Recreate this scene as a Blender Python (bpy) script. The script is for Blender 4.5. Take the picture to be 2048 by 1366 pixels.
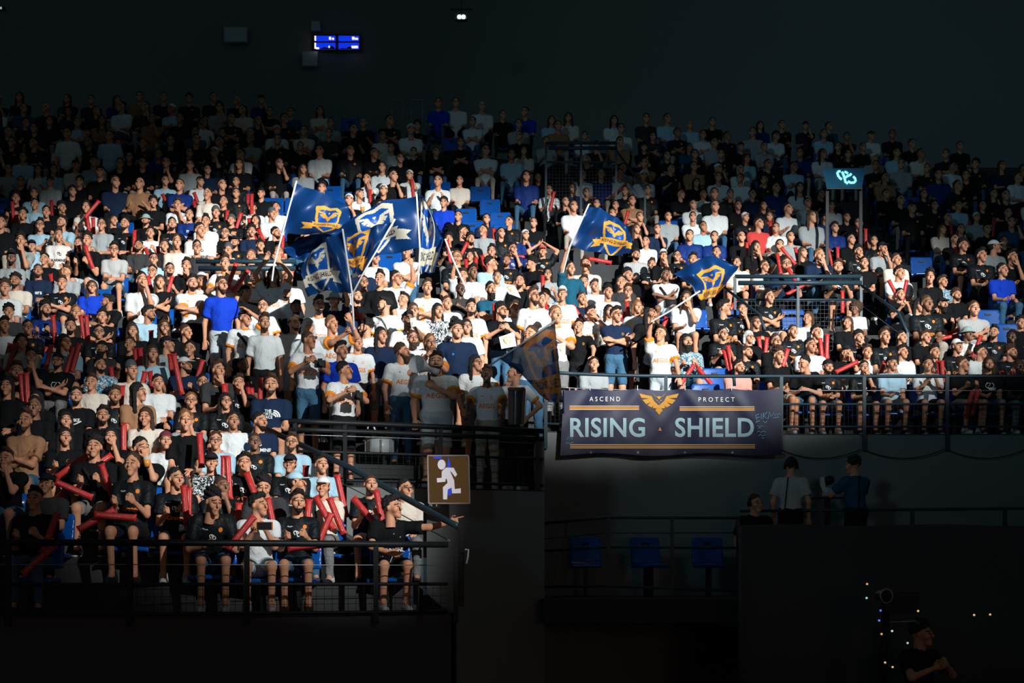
import bpy, bmesh, math, random
import numpy as np
from mathutils import Vector, Matrix
from mathutils.bvhtree import BVHTree

scene = bpy.context.scene
COL = scene.collection
for o in list(bpy.data.objects):
    bpy.data.objects.remove(o)
RND = random.Random(7)

# ------------------------------------------------------------------ camera
F = 3300.0            # focal length in pixels of the 2048 x 1366 frame
HY = 1150.0           # row of the horizon (lens is shifted upward)
CZ = 1.6              # camera height
cam_d = bpy.data.cameras.new('camera')
cam_d.sensor_width = 36.0
cam_d.lens = 36.0 * F / 2048.0
cam_d.shift_y = (HY - 683.0) / 2048.0
cam_d.clip_end = 300
cam = bpy.data.objects.new('camera', cam_d)
COL.objects.link(cam)
cam.location = (0, 0, CZ)
cam.rotation_euler = (math.pi / 2, 0, 0)
scene.camera = cam

# ------------------------------------------------------------------ view, world, arena spotlights and added fill lamps
vs = scene.view_settings
vs.view_transform = 'Standard'
vs.look = 'None'
vs.gamma = 1.0
vs.use_curve_mapping = False
vs.exposure = 0.0
world = bpy.data.worlds.new('hall_ambience')
scene.world = world
world.use_nodes = True
bg = world.node_tree.nodes['Background']
bg.inputs[0].default_value = (0.42, 0.86, 1.0, 1)
bg.inputs[1].default_value = 0.029

def spot(name, loc, aim, power, size, blend, color, radius):
    l = bpy.data.lights.new(name, 'SPOT')
    l.energy = power
    l.spot_size = math.radians(size)
    l.spot_blend = blend
    l.color = color
    l.shadow_soft_size = radius
    o = bpy.data.objects.new(name, l)
    COL.objects.link(o)
    o.location = loc
    o.rotation_euler = (Vector(aim) - Vector(loc)).to_track_quat('-Z', 'Y').to_euler()
    return o

key = spot('truss_spotlight', (17.5, -13.5, 17.0), (0.7, 27.4, 6.75), 178000, 26, 0.72, (0.97, 1.0, 0.98), 0.16)
key.scale = (1.0, 0.45, 1.0)      # shuttered beam: wide and low
spot('truss_spotlight_low', (17.0, -13.5, 17.0), (-2.7, 18.6, 3.2), 88000, 8.6, 0.95, (0.97, 1.0, 0.98), 0.16)
spot('teal_fill', (-10.0, -6.0, 9.0), (6.0, 33.0, 10.0), 3800, 34, 1.0, (0.45, 0.80, 1.0), 1.2)  # added teal fill lamp, lifts the dim upper right rows
spot('warm_fill', (4.0, -8.0, 2.4), (-4.0, 17.0, 2.4), 620, 60, 1.0, (1.0, 0.55, 0.35), 1.6)  # added weak warm fill from low in front, brightens shaded shirts

# ------------------------------------------------------------------ projection helpers
def at(x, y, d):
    """point on the ray of pixel (x, y) at depth d"""
    return Vector(((x - 1024.0) / F * d, d, CZ + (HY - y) / F * d))

def px(p):
    return (1024.0 + F * p[0] / p[1], HY - F * (p[2] - CZ) / p[1])

# ------------------------------------------------------------------ stand profile (rows of the rake)
ROWT = 0.8
NROW = 28
def row_D(k): return 16.4 + ROWT * k
def head_rel(D):
    u = D - 16.8
    return 0.97 + 0.355 * u + 0.0055 * u * u
def row_floor(k): return CZ + head_rel(row_D(k)) - 1.22
def bend(X):
    t = min(1.0, max(0.0, (X + 4.0) / 6.5))
    return 2.1 * t * t * (3 - 2 * t)
FLOOR_Z = CZ - 2.25

# ------------------------------------------------------------------ materials
MATS = {}
def mat(name, col, rough=0.75, spec=0.3, bump=0.0, bscale=40.0, var=0.0, vscale=8.0, emit=None, estr=0.0, metal=0.0, alpha=1.0, trans=0.0, sheen=0.0):
    if name in MATS: return MATS[name]
    m = bpy.data.materials.new(name)
    m.use_nodes = True
    nt = m.node_tree
    b = nt.nodes['Principled BSDF']
    c = (col[0], col[1], col[2], 1)
    b.inputs['Base Color'].default_value = c
    b.inputs['Roughness'].default_value = rough
    b.inputs['Specular IOR Level'].default_value = spec
    b.inputs['Metallic'].default_value = metal
    if alpha < 1: b.inputs['Alpha'].default_value = alpha
    if trans: b.inputs['Transmission Weight'].default_value = trans
    if sheen: b.inputs['Sheen Weight'].default_value = sheen
    if emit:
        b.inputs['Emission Color'].default_value = (emit[0], emit[1], emit[2], 1)
        b.inputs['Emission Strength'].default_value = estr
    if bump or var:
        tc = nt.nodes.new('ShaderNodeTexCoord')
    if var:
        n = nt.nodes.new('ShaderNodeTexNoise'); n.inputs['Scale'].default_value = vscale; n.inputs['Detail'].default_value = 4
        r = nt.nodes.new('ShaderNodeMapRange')
        r.inputs['To Min'].default_value = 1 - var; r.inputs['To Max'].default_value = 1 + var
        mx = nt.nodes.new('ShaderNodeMix'); mx.data_type = 'RGBA'; mx.blend_type = 'MULTIPLY'
        mx.inputs[0].default_value = 1.0
        mx.inputs[6].default_value = c
        nt.links.new(tc.outputs['Object'], n.inputs['Vector'])
        nt.links.new(n.outputs['Fac'], r.inputs['Value'])
        nt.links.new(r.outputs[0], mx.inputs[7])
        nt.links.new(mx.outputs[2], b.inputs['Base Color'])
    if bump:
        n2 = nt.nodes.new('ShaderNodeTexNoise'); n2.inputs['Scale'].default_value = bscale; n2.inputs['Detail'].default_value = 3
        n2.inputs['Distortion'].default_value = 1.2
        bp = nt.nodes.new('ShaderNodeBump'); bp.inputs['Strength'].default_value = bump; bp.inputs['Distance'].default_value = 0.05
        nt.links.new(tc.outputs['Object'], n2.inputs['Vector'])
        nt.links.new(n2.outputs['Fac'], bp.inputs['Height'])
        nt.links.new(bp.outputs[0], b.inputs['Normal'])
    MATS[name] = m
    return m

def pattern_mat(name, c1, c2, scale, kind='noise', thr=0.5, c3=None):
    if name in MATS: return MATS[name]
    m = mat(name, c1, 0.8, 0.2)
    nt = m.node_tree; b = nt.nodes['Principled BSDF']
    tc = nt.nodes.new('ShaderNodeTexCoord')
    if kind == 'stripe':
        n = nt.nodes.new('ShaderNodeTexWave'); n.inputs['Scale'].default_value = scale; n.bands_direction = 'X'
        out = n.outputs['Fac']
    elif kind == 'brick':
        n = nt.nodes.new('ShaderNodeTexBrick'); n.inputs['Scale'].default_value = scale; out = n.outputs['Fac']
    else:
        n = nt.nodes.new('ShaderNodeTexNoise'); n.inputs['Scale'].default_value = scale; n.inputs['Distortion'].default_value = 2.0
        out = n.outputs['Fac']
    nt.links.new(tc.outputs['Object'], n.inputs['Vector'])
    r = nt.nodes.new('ShaderNodeValToRGB')
    r.color_ramp.interpolation = 'CONSTANT'
    r.color_ramp.elements[0].color = (*c1, 1)
    r.color_ramp.elements[1].position = thr
    r.color_ramp.elements[1].color = (*c2, 1)
    if c3:
        e = r.color_ramp.elements.new(thr + 0.1); e.color = (*c3, 1)
    nt.links.new(out, r.inputs[0]); nt.links.new(r.outputs[0], b.inputs['Base Color'])
    return m

M_SKIN = {1: mat('skin_light', (0.62, 0.29, 0.17), 0.55, 0.35, 0.05, 60), 2: mat('skin_tan', (0.45, 0.20, 0.11), 0.55, 0.35, 0.05, 60),
          3: mat('skin_brown', (0.25, 0.115, 0.065), 0.5, 0.4, 0.05, 60), 4: mat('skin_deep', (0.10, 0.048, 0.03), 0.45, 0.45, 0.05, 60)}
M_EYE = mat('eye_dark', (0.03, 0.02, 0.018), 0.4, 0.5)
M_LIP = mat('lip', (0.36, 0.13, 0.10), 0.5, 0.4)
M_HAIR = {'dark': mat('hair_dark', (0.010, 0.008, 0.008), 0.6, 0.4, 0.5, 70), 'brown': mat('hair_brown', (0.06, 0.03, 0.017), 0.6, 0.4, 0.5, 70),
          'ginger': mat('hair_ginger', (0.22, 0.09, 0.035), 0.6, 0.4, 0.5, 70), 'white': mat('hair_white', (0.6, 0.62, 0.62), 0.6, 0.4, 0.5, 70)}
FAB = {}
def fab(k, name, c, rough=0.85): FAB[k] = mat(name, c, rough, 0.12, 0.55, 6.5)
fab('W', 'cotton_white', (0.70, 0.73, 0.74)); fab('w', 'cotton_cream', (0.70, 0.62, 0.53)); fab('G', 'cotton_grey', (0.33, 0.36, 0.37))
fab('g', 'cotton_charcoal', (0.04, 0.04, 0.043)); fab('B', 'cotton_black', (0.0060, 0.0068, 0.008)); fab('N', 'cotton_navy', (0.010, 0.022, 0.055))
fab('U', 'cotton_royal_blue', (0.008, 0.05, 0.52)); fab('L', 'cotton_pale_blue', (0.36, 0.56, 0.68)); fab('T', 'cotton_teal', (0.012, 0.09, 0.15))
fab('R', 'cotton_red', (0.60, 0.06, 0.055)); fab('C', 'cotton_tan', (0.33, 0.17, 0.09)); fab('M', 'cotton_salmon', (0.66, 0.31, 0.26))
fab('J', 'jersey_white', (0.76, 0.78, 0.79), 0.6); fab('K', 'jersey_black', (0.008, 0.0105, 0.0125), 0.5); fab('Q', 'jersey_blue', (0.008, 0.03, 0.17), 0.55)
fab('V', 'jersey_cream', (0.72, 0.69, 0.66), 0.6); FAB['O'] = FAB['B']
FAB['P'] = pattern_mat('print_leaf', (0.012, 0.015, 0.02), (0.72, 0.76, 0.78), 26, thr=0.52)
FAB['S'] = pattern_mat('print_stripe', (0.62, 0.62, 0.6), (0.16, 0.17, 0.18), 22, 'stripe', 0.6)
FAB['H'] = pattern_mat('print_tropical', (0.04, 0.17, 0.26), (0.62, 0.74, 0.8), 14, thr=0.5, c3=(0.10, 0.07, 0.04))
FAB['I'] = pattern_mat('print_speckle', (0.03, 0.11, 0.17), (0.50, 0.62, 0.68), 45, thr=0.52)
M_TRIM = mat('trim_orange', (0.80, 0.24, 0.015), 0.7, 0.2)
M_ORANGE = mat('print_orange', (0.85, 0.22, 0.02), 0.6, 0.2)
M_PWHITE = mat('print_white', (0.80, 0.82, 0.82), 0.6, 0.2)
M_PBLACK = mat('print_black', (0.012, 0.012, 0.014), 0.6, 0.2)
M_GOLD = mat('print_gold', (0.90, 0.42, 0.06), 0.6, 0.2)
LEGM = {'jean': mat('denim_blue', (0.05, 0.13, 0.22), 0.9, 0.1, 0.4, 14), 'black': mat('trouser_black', (0.012, 0.013, 0.015), 0.9, 0.1, 0.4, 14),
        'grey': mat('trouser_grey', (0.20, 0.20, 0.20), 0.9, 0.1, 0.4, 14), 'beige': mat('trouser_beige', (0.42, 0.36, 0.30), 0.9, 0.1, 0.4, 14),
        'pale': mat('trouser_pale', (0.5, 0.56, 0.6), 0.9, 0.1, 0.4, 14)}
M_SHOE = {'white': mat('shoe_white', (0.6, 0.6, 0.6), 0.6, 0.3), 'dark': mat('shoe_dark', (0.03, 0.03, 0.03), 0.6, 0.3)}
M_STICK = mat('inflated_red_film', (0.50, 0.028, 0.026), 0.28, 0.5, 0.25, 14)
M_SEAT = mat('seat_blue_plastic', (0.004, 0.075, 0.34), 0.22, 0.5)
M_METAL = mat('painted_steel', (0.016, 0.040, 0.056), 0.45, 0.3)
M_DARK = mat('black_steel', (0.010, 0.012, 0.014), 0.5, 0.25)
M_WIRE = mat('steel_wire', (0.30, 0.34, 0.36), 0.4, 0.5, metal=0.8)
M_WALL = mat('dark_wall', (0.18, 0.19, 0.185), 0.9, 0.1, 0.1, 8, 0.15, 0.6)
M_WALL2 = mat('hall_wall', (0.22, 0.23, 0.22), 0.95, 0.1, 0.05, 2, 0.2, 0.15)
M_STEP = mat('terrace_concrete', (0.05, 0.051, 0.053), 0.9, 0.1, 0.2, 20, 0.2, 2.0)
M_BLACKCLOTH = mat('black_drape', (0.085, 0.085, 0.088), 0.95, 0.05, 0.3, 6)
CAPM = {'black': mat('cap_black', (0.012, 0.013, 0.016), 0.8, 0.2), 'white': mat('cap_white', (0.72, 0.74, 0.74), 0.8, 0.2),
        'blue': mat('cap_pale_blue', (0.40, 0.60, 0.72), 0.8, 0.2), 'grey': mat('cap_grey', (0.07, 0.08, 0.085), 0.8, 0.2),
        'maroon': mat('cap_maroon', (0.14, 0.03, 0.035), 0.8, 0.2), 'sage': mat('hat_sage', (0.30, 0.42, 0.40), 0.8, 0.2), 'red': mat('cap_red', (0.6, 0.10, 0.09), 0.8, 0.2)}
M_CLEAR = mat('glasses_frame', (0.02, 0.02, 0.022), 0.3, 0.5)
M_STRAP = mat('strap_black', (0.01, 0.01, 0.012), 0.7, 0.3)

# ------------------------------------------------------------------ object helpers
def new_mesh(name, v, f, mats=(), mi=None, smooth=True):
    me = bpy.data.meshes.new(name)
    v = np.asarray(v, dtype=np.float32)
    if isinstance(f, np.ndarray) and f.ndim == 2:
        n, w = f.shape
        me.vertices.add(len(v)); me.vertices.foreach_set('co', v.ravel())
        me.loops.add(n * w); me.loops.foreach_set('vertex_index', f.astype(np.int32).ravel())
        me.polygons.add(n)
        me.polygons.foreach_set('loop_start', np.arange(0, n * w, w, dtype=np.int32))
        try: me.polygons.foreach_set('loop_total', np.full(n, w, dtype=np.int32))
        except Exception: pass
        me.update(calc_edges=True)
    else:
        me.from_pydata([tuple(map(float, p)) for p in v], [], [tuple(int(i) for i in q) for q in f])
    for m in mats: me.materials.append(m)
    if mi is not None: me.polygons.foreach_set('material_index', np.asarray(mi, dtype=np.int32))
    if smooth: me.polygons.foreach_set('use_smooth', np.ones(len(me.polygons), dtype=bool))
    me.validate()
    return me

def obj(name, me, parent=None, matrix=None, label=None, kind=None):
    o = bpy.data.objects.new(name, me)
    COL.objects.link(o)
    if parent is not None: o.parent = parent
    if matrix is not None: o.matrix_local = matrix
    if label: o['label'] = label
    if kind: o['kind'] = kind
    return o

def empty(name, loc, label, cat, group=None, rz=0.0):
    o = bpy.data.objects.new(name, None)
    COL.objects.link(o)
    o.empty_display_size = 0.1
    o.location = loc; o.rotation_euler = (0, 0, rz)
    o['label'] = label; o['category'] = cat
    if group: o['group'] = group
    return o

def tag(o, label, cat, group=None):
    o['label'] = label; o['category'] = cat
    if group: o['group'] = group
    return o

def setmat(o, i, m):
    o.material_slots[i].link = 'OBJECT'
    o.material_slots[i].material = m

class MB:
    def __init__(s): s.v = []; s.f = []; s.m = []
    def add(s, vs, fs, mi=0):
        n = len(s.v); s.v += [tuple(p) for p in vs]; s.f += [tuple(i + n for i in q) for q in fs]; s.m += [mi] * len(fs)
    def box(s, c, size, mi=0, rot=None):
        x, y, z = size[0] / 2, size[1] / 2, size[2] / 2
        p = [Vector((a, b, d)) for d in (-z, z) for b in (-y, y) for a in (-x, x)]
        if rot is not None: p = [rot @ q for q in p]
        c = Vector(c)
        s.add([q + c for q in p], [(0, 2, 3, 1), (4, 5, 7, 6), (0, 1, 5, 4), (2, 6, 7, 3), (0, 4, 6, 2), (1, 3, 7, 5)], mi)
    def tube(s, pts, r, n=8, mi=0, cap=True):
        pts = [Vector(p) for p in pts]
        rs = r if isinstance(r, (list, tuple)) else [r] * len(pts)
        vs = []; fs = []
        up = Vector((0, 0, 1)); prev = None
        for i, p in enumerate(pts):
            t = (pts[min(i + 1, len(pts) - 1)] - pts[max(i - 1, 0)])
            if t.length < 1e-9: t = Vector((0, 0, 1))
            t.normalize()
            a = prev if prev is not None else (Vector((1, 0, 0)) if abs(t.z) > 0.9 else up)
            a = (a - t * a.dot(t))
            if a.length < 1e-6: a = t.orthogonal()
            a.normalize(); b = t.cross(a); prev = a
            for j in range(n):
                an = 2 * math.pi * j / n
                vs.append(p + (a * math.cos(an) + b * math.sin(an)) * rs[i])
        for i in range(len(pts) - 1):
            for j in range(n):
                k = (j + 1) % n
                fs.append((i * n + j, i * n + k, (i + 1) * n + k, (i + 1) * n + j))
        if cap:
            fs.append(tuple(range(n - 1, -1, -1))); fs.append(tuple(range((len(pts) - 1) * n, len(pts) * n)))
        s.add(vs, fs, mi)
    def prism(s, poly, z0, z1, fn=lambda a, b, h: (a, b, h), mi=0):
        n = len(poly)
        s.add([fn(a, b, z0) for a, b in poly] + [fn(a, b, z1) for a, b in poly],
              [tuple(range(n - 1, -1, -1)), tuple(range(n, 2 * n))] + [(i, (i + 1) % n, n + (i + 1) % n, n + i) for i in range(n)], mi)
    def mesh(s, name, mats, smooth=False): return new_mesh(name, s.v, s.f, mats, s.m, smooth)
    def build(s, name, mats, parent=None, smooth=False, **kw):
        return obj(name, s.mesh(name, mats if isinstance(mats, (list, tuple)) else [mats], smooth), parent, **kw)

TXT = {}
def text_mesh(s, size=1.0, offset=0.0, spacing=1.0, res=2):
    """(verts Nx2, faces) of a line of text centred on the origin; cap height about 0.7 * size"""
    key = (s, size, offset, spacing)
    if key in TXT: return TXT[key]
    c = bpy.data.curves.new('t', 'FONT')
    c.body = s; c.size = size; c.offset = offset; c.space_character = spacing; c.resolution_u = res
    c.align_x = 'CENTER'; c.align_y = 'CENTER'
    o = bpy.data.objects.new('t', c); COL.objects.link(o)
    me = bpy.data.meshes.new_from_object(o)
    v = [(p.co.x, p.co.y) for p in me.vertices]; f = [tuple(q.vertices) for q in me.polygons]
    bpy.data.objects.remove(o); bpy.data.curves.remove(c); bpy.data.meshes.remove(me)
    TXT[key] = (v, f)
    return TXT[key]

# ------------------------------------------------------------------ the setting
def struct(name, me, parent=None):
    o = obj(name, me, parent)
    if parent is None: o['kind'] = 'structure'
    return o

XB = [-0.62, -1.0, -1.45, -1.95, -2.5]          # right-hand ends of the five lowest rows
def row_range(k):
    if k < 5: return -13.0, XB[k]
    if k < 8: return -13.5, 0.42
    return -16.5, 17.0
def xs_between(a, b, step=0.5):
    n = max(1, int(math.ceil((b - a) / step)))
    return [a + (b - a) * i / n for i in range(n + 1)]

b = MB(); b.box((0, 18, FLOOR_Z - 0.1), (60, 70, 0.2))
struct('floor', b.mesh('floor', [mat('arena_floor', (0.10, 0.10, 0.102), 0.8, 0.2, var=0.2)]))
stand = bpy.data.objects.new('floor_stand', None); COL.objects.link(stand); stand['kind'] = 'structure'
stand['label'] = 'dark concrete terraces of the raked spectator stand'
for k in range(NROW):
    a, c = row_range(k)
    b = MB(); z = row_floor(k)
    zlo = row_floor(k - 1) - 0.25 if k not in (0, 5, 8) else z - 0.02
    xs = xs_between(a, c)
    if k == 8: pass
    vs = []; fs = []
    for X in xs:
        y0 = row_D(k) - 0.62 + bend(X); y1 = row_D(k) + 0.185 + bend(X)
        vs += [(X, y0, zlo), (X, y0, z), (X, y1, z), (X, y1, zlo)]
    for i in range(len(xs) - 1):
        for j in range(4):
            fs.append((4 * i + j, 4 * i + (j + 1) % 4, 4 * i + 4 + (j + 1) % 4, 4 * i + 4 + j))
    n = len(xs) - 1
    fs += [(3, 2, 1, 0), (4 * n, 4 * n + 1, 4 * n + 2, 4 * n + 3)]
    b.add(vs, fs)
    b.build('terrace_step', M_STEP, stand)

def wall(name, x0, x1, y, z0, z1, m, t=0.12, by_row=None):
    b = MB()
    if by_row is None: b.box(((x0 + x1) / 2, y + t / 2, (z0 + z1) / 2), (x1 - x0, t, z1 - z0))
    else:
        xs = xs_between(x0, x1); vs = []; fs = []
        for X in xs:
            yy = row_D(by_row) - 0.62 + bend(X)
            vs += [(X, yy, z0), (X, yy, z1), (X, yy + t, z1), (X, yy + t, z0)]
        for i in range(len(xs) - 1):
            for j in range(4): fs.append((4 * i + j, 4 * i + (j + 1) % 4, 4 * i + 4 + (j + 1) % 4, 4 * i + 4 + j))
        n = len(xs) - 1
        fs += [(3, 2, 1, 0), (4 * n, 4 * n + 1, 4 * n + 2, 4 * n + 3)]
        b.add(vs, fs)
    return struct(name, b.mesh(name, [m]))

wall('wall_back', -40, 40, 47.0, FLOOR_Z, 30, M_WALL2, 0.3)
wall('wall_left', -13.0, XB[0], 0, FLOOR_Z, row_floor(0) - 0.02, mat('wall_black', (0.07, 0.07, 0.072), 0.9, 0.1), 0.12, by_row=0)
wall('wall_centre', -2.6, 0.42, 0, FLOOR_Z, row_floor(5) - 0.02, M_WALL, 0.12, by_row=5)
wall('wall_right', 0.42, 17.0, 0, FLOOR_Z, row_floor(8) - 0.02, M_WALL, 0.12, by_row=8)
b = MB(); y0 = row_D(5) - 0.62 + bend(0.42); y1 = row_D(8) - 0.5 + bend(0.42)
b.box((0.36, (y0 + y1) / 2, (FLOOR_Z + row_floor(7)) / 2), (0.12, y1 - y0, row_floor(7) - FLOOR_Z))
struct('wall_side', b.mesh('wall_side', [M_WALL]))
# slanted end of the lowest block, beside the stairwell
b = MB(); vs = []
pts = [(XB[k], row_D(k) + (-0.62 if k == 0 else -0.2) + bend(XB[k]), row_floor(k)) for k in range(5)]
pts.append((XB[4], row_D(5) - 0.55 + bend(XB[4]), row_floor(4)))
for X, Y, Z in pts: vs += [(X - .03, Y, FLOOR_Z), (X - .03, Y, Z), (X + .05, Y, Z), (X + .05, Y, FLOOR_Z)]
fs = [(4 * i + j, 4 * i + (j + 1) % 4, 4 * i + 4 + (j + 1) % 4, 4 * i + 4 + j) for i in range(len(pts) - 1) for j in range(4)]
b.add(vs, fs); struct('wall_stairwell', b.mesh('wall_stairwell', [mat('wall_black', (0, 0, 0))]))
# lower concourse in front of the right-hand wall, and the black draped barrier nearer the camera
CONC = CZ - 0.30
b = MB(); b.box((8.7, 22.4, CONC - 0.15), (16.6, 3.6, 0.3)); struct('floor_concourse', b.mesh('floor_concourse', [M_STEP]))
b = MB()
n = 60; vs = []; fs = []
for i in range(n + 1):
    X = 2.66 + i * 0.2; Y = 19.0 + 0.02 * math.sin(i * 1.9)
    vs += [(X, Y, FLOOR_Z), (X, Y, CZ + 0.575 + 0.01 * math.sin(i * .7)), (X, 19.4, CZ + 0.575 + 0.01 * math.sin(i * .7)), (X, 19.4, FLOOR_Z)]
for i in range(n):
    for j in range(4): fs.append((4 * i + j, 4 * i + (j + 1) % 4, 4 * i + 4 + (j + 1) % 4, 4 * i + 4 + j))
fs += [(3, 2, 1, 0), (4 * n, 4 * n + 1, 4 * n + 2, 4 * n + 3)]
b.add(vs, fs)
tag(b.build('stage_barrier', M_BLACKCLOTH, smooth=True), 'long black draped barrier across the lower right', 'barrier')

# ------------------------------------------------------------------ railings
def arc(x0, x1, k, off, step=0.5):
    return [(X, row_D(k) + off + bend(X)) for X in xs_between(x0, x1, step)]
def railing(label, path, z, top=0.95, r=0.028, posts=(), mids=(), wires=(), grid=None, post_r=0.024, m=M_METAL, group='steel railings of the stand', post_low=0.0, double=None):
    root = empty('railing', (path[0][0], path[0][1], z), label, 'railing', group)
    o = Vector(root.location)
    P = [Vector((x, y, z)) - o for x, y in path]
    def lift(h): return [p + Vector((0, 0, h)) for p in P]
    b = MB(); b.tube(lift(top), r, 10); b.build('top_rail', m, root, True)
    if double: b = MB(); b.tube(lift(double), r * 0.9, 10); b.build('second_rail', m, root, True)
    for h in mids:
        b = MB(); b.tube(lift(h), 0.018, 6); b.build('mid_rail', m, root, True)
    for h in wires:
        b = MB(); b.tube(lift(h), 0.005, 5); b.build('wire', M_WIRE, root, True)
    for X in posts:
        Y = np.interp(X, [p[0] for p in path], [p[1] for p in path])
        b = MB(); b.box(Vector((X, Y, z + (top - post_low) / 2)) - o + Vector((0, 0, 0)), (post_r * 2, post_r * 2, top + post_low)); b.build('post', m, root)
    if grid:
        h0, h1, sp = grid
        b = MB()
        X = path[0][0]
        xsP = [p[0] for p in path]; ysP = [p[1] for p in path]
        while X < path[-1][0]:
            Y = np.interp(X, xsP, ysP)
            b.box(Vector((X, Y, z + (h0 + h1) / 2)) - o, (0.004, 0.004, h1 - h0)); X += sp
        h = h0
        while h < h1:
            b.tube(lift(h), 0.0022, 4); h += sp
        b.build('wire_mesh', M_DARK, root, kind='stuff')
    return root

def X_at(x, d): return (x - 1024.0) / F * d
railing('dark steel railing in front of the lowest left block', arc(-12.5, -0.66, 0, -0.68), row_floor(0), 0.70, 0.032,
        [X_at(x, 15.9) for x in (-180, 28, 268, 491, 742, 905)], (0.30, 0.02), (0.49,), (0.03, 0.30, 0.075), m=M_DARK, group=None, post_low=0.1)
railing('double dark railing in front of the standing white shirts', arc(-2.7, 0.40, 5, -0.66), row_floor(5), 0.76, 0.034,
        [X_at(x, 21.2) for x in (615, 706, 885, 1075)], (0.40, 0.06), (0.60,), (0.06, 0.40, 0.075), m=M_DARK, group=None, double=0.66)
railing('blue-grey steel railing along the right block front', arc(0.44, 16.0, 8, -0.67), row_floor(8), 0.84, 0.026,
        [X_at(x, 24.35) for x in (1090, 1330, 1560, 1725, 1890, 2060)], (0.43, 0.10), (0.63,), (0.10, 0.43, 0.06), group=None, post_low=0.26)
# sagging cable below that railing
b = MB()
for a, c in ((1560, 1722), (1727, 1888), (1894, 2050)):
    p = []
    for i in range(13):
        t = i / 12; q = at(a + (c - a) * t, 899 + 18 * (1 - (2 * t - 1) ** 2), 24.2); p.append(q)
    b.tube(p, 0.008, 5)
tag(b.build('sagging_cable', M_DARK, None, True), 'thin dark cable sagging in loops under right railing', 'cable')
# sloping handrail down the stairwell edge
root = empty('handrail', at(520, 905, 20.0), 'blue sloping handrail descending towards the exit sign', 'handrail')
o0 = Vector(root.location)
b = MB(); b.tube([at(515, 850, 20.2) - o0, at(700, 935, 18.7) - o0, at(890, 1040, 16.9) - o0, at(915, 1052, 16.7) - o0], 0.035, 10); b.build('top_rail', M_METAL, root, True)
b = MB(); b.tube([at(640, 945, 19.2) - o0, at(730, 990, 18.4) - o0, at(900, 1082, 16.9) - o0], 0.006, 6); b.build('wire', M_WIRE, root, True)
for x, y, d in ((690, 931, 18.8), (850, 1018, 17.3)):
    p = at(x, y, d) - o0; b = MB(); b.box(p - Vector((0, 0, .45)), (.035, .035, .9)); b.build('post', M_METAL, root)
# concourse railing (bent) with its wire and posts
root = empty('railing', at(1085, 1195, 22.0), 'dark bent railing on the concourse below the banner', 'railing')
o0 = Vector(root.location)
for nm, ys, r in (('top_rail', (1047, 1035, 1036), .02), ('wire', (1078, 1066, 1066), .006), ('mid_rail', (1102, 1094, 1096), .018), ('bottom_rail', (1174, 1172, 1182), .018)):
    b = MB(); b.tube([at(1085, ys[0], 22.6) - o0, at(1216, ys[1], 22.0) - o0, at(1478, ys[2], 21.6) - o0], r, 8); b.build(nm, M_METAL, root, True)
for x, y0, y1, d in ((1131, 1043, 1174, 22.4), (1217, 1036, 1173, 22.0), (1344, 1036, 1178, 21.8), (1476, 1037, 1183, 21.6)):
    p0 = at(x, y0, d) - o0; p1 = at(x, y1, d) - o0; b = MB(); b.box((p0 + p1) / 2, (.045, .045, (p0 - p1).length)); b.build('post', M_METAL, root)
# long lower rail right of it
root = empty('railing', at(1490, 1050, 22.9), 'straight dark railing behind the two standing staff', 'railing')
o0 = Vector(root.location)
b = MB(); b.tube([at(1480, 1022, 22.9) - o0, at(2060, 1017, 22.9) - o0], 0.022, 8); b.build('top_rail', M_METAL, root, True)
for x in (1640, 1825, 2010):
    p0 = at(x, 1020, 22.9) - o0; b = MB(); b.box(p0 - Vector((0, 0, .45)), (.05, .05, .9)); b.build('post', M_METAL, root)
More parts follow.
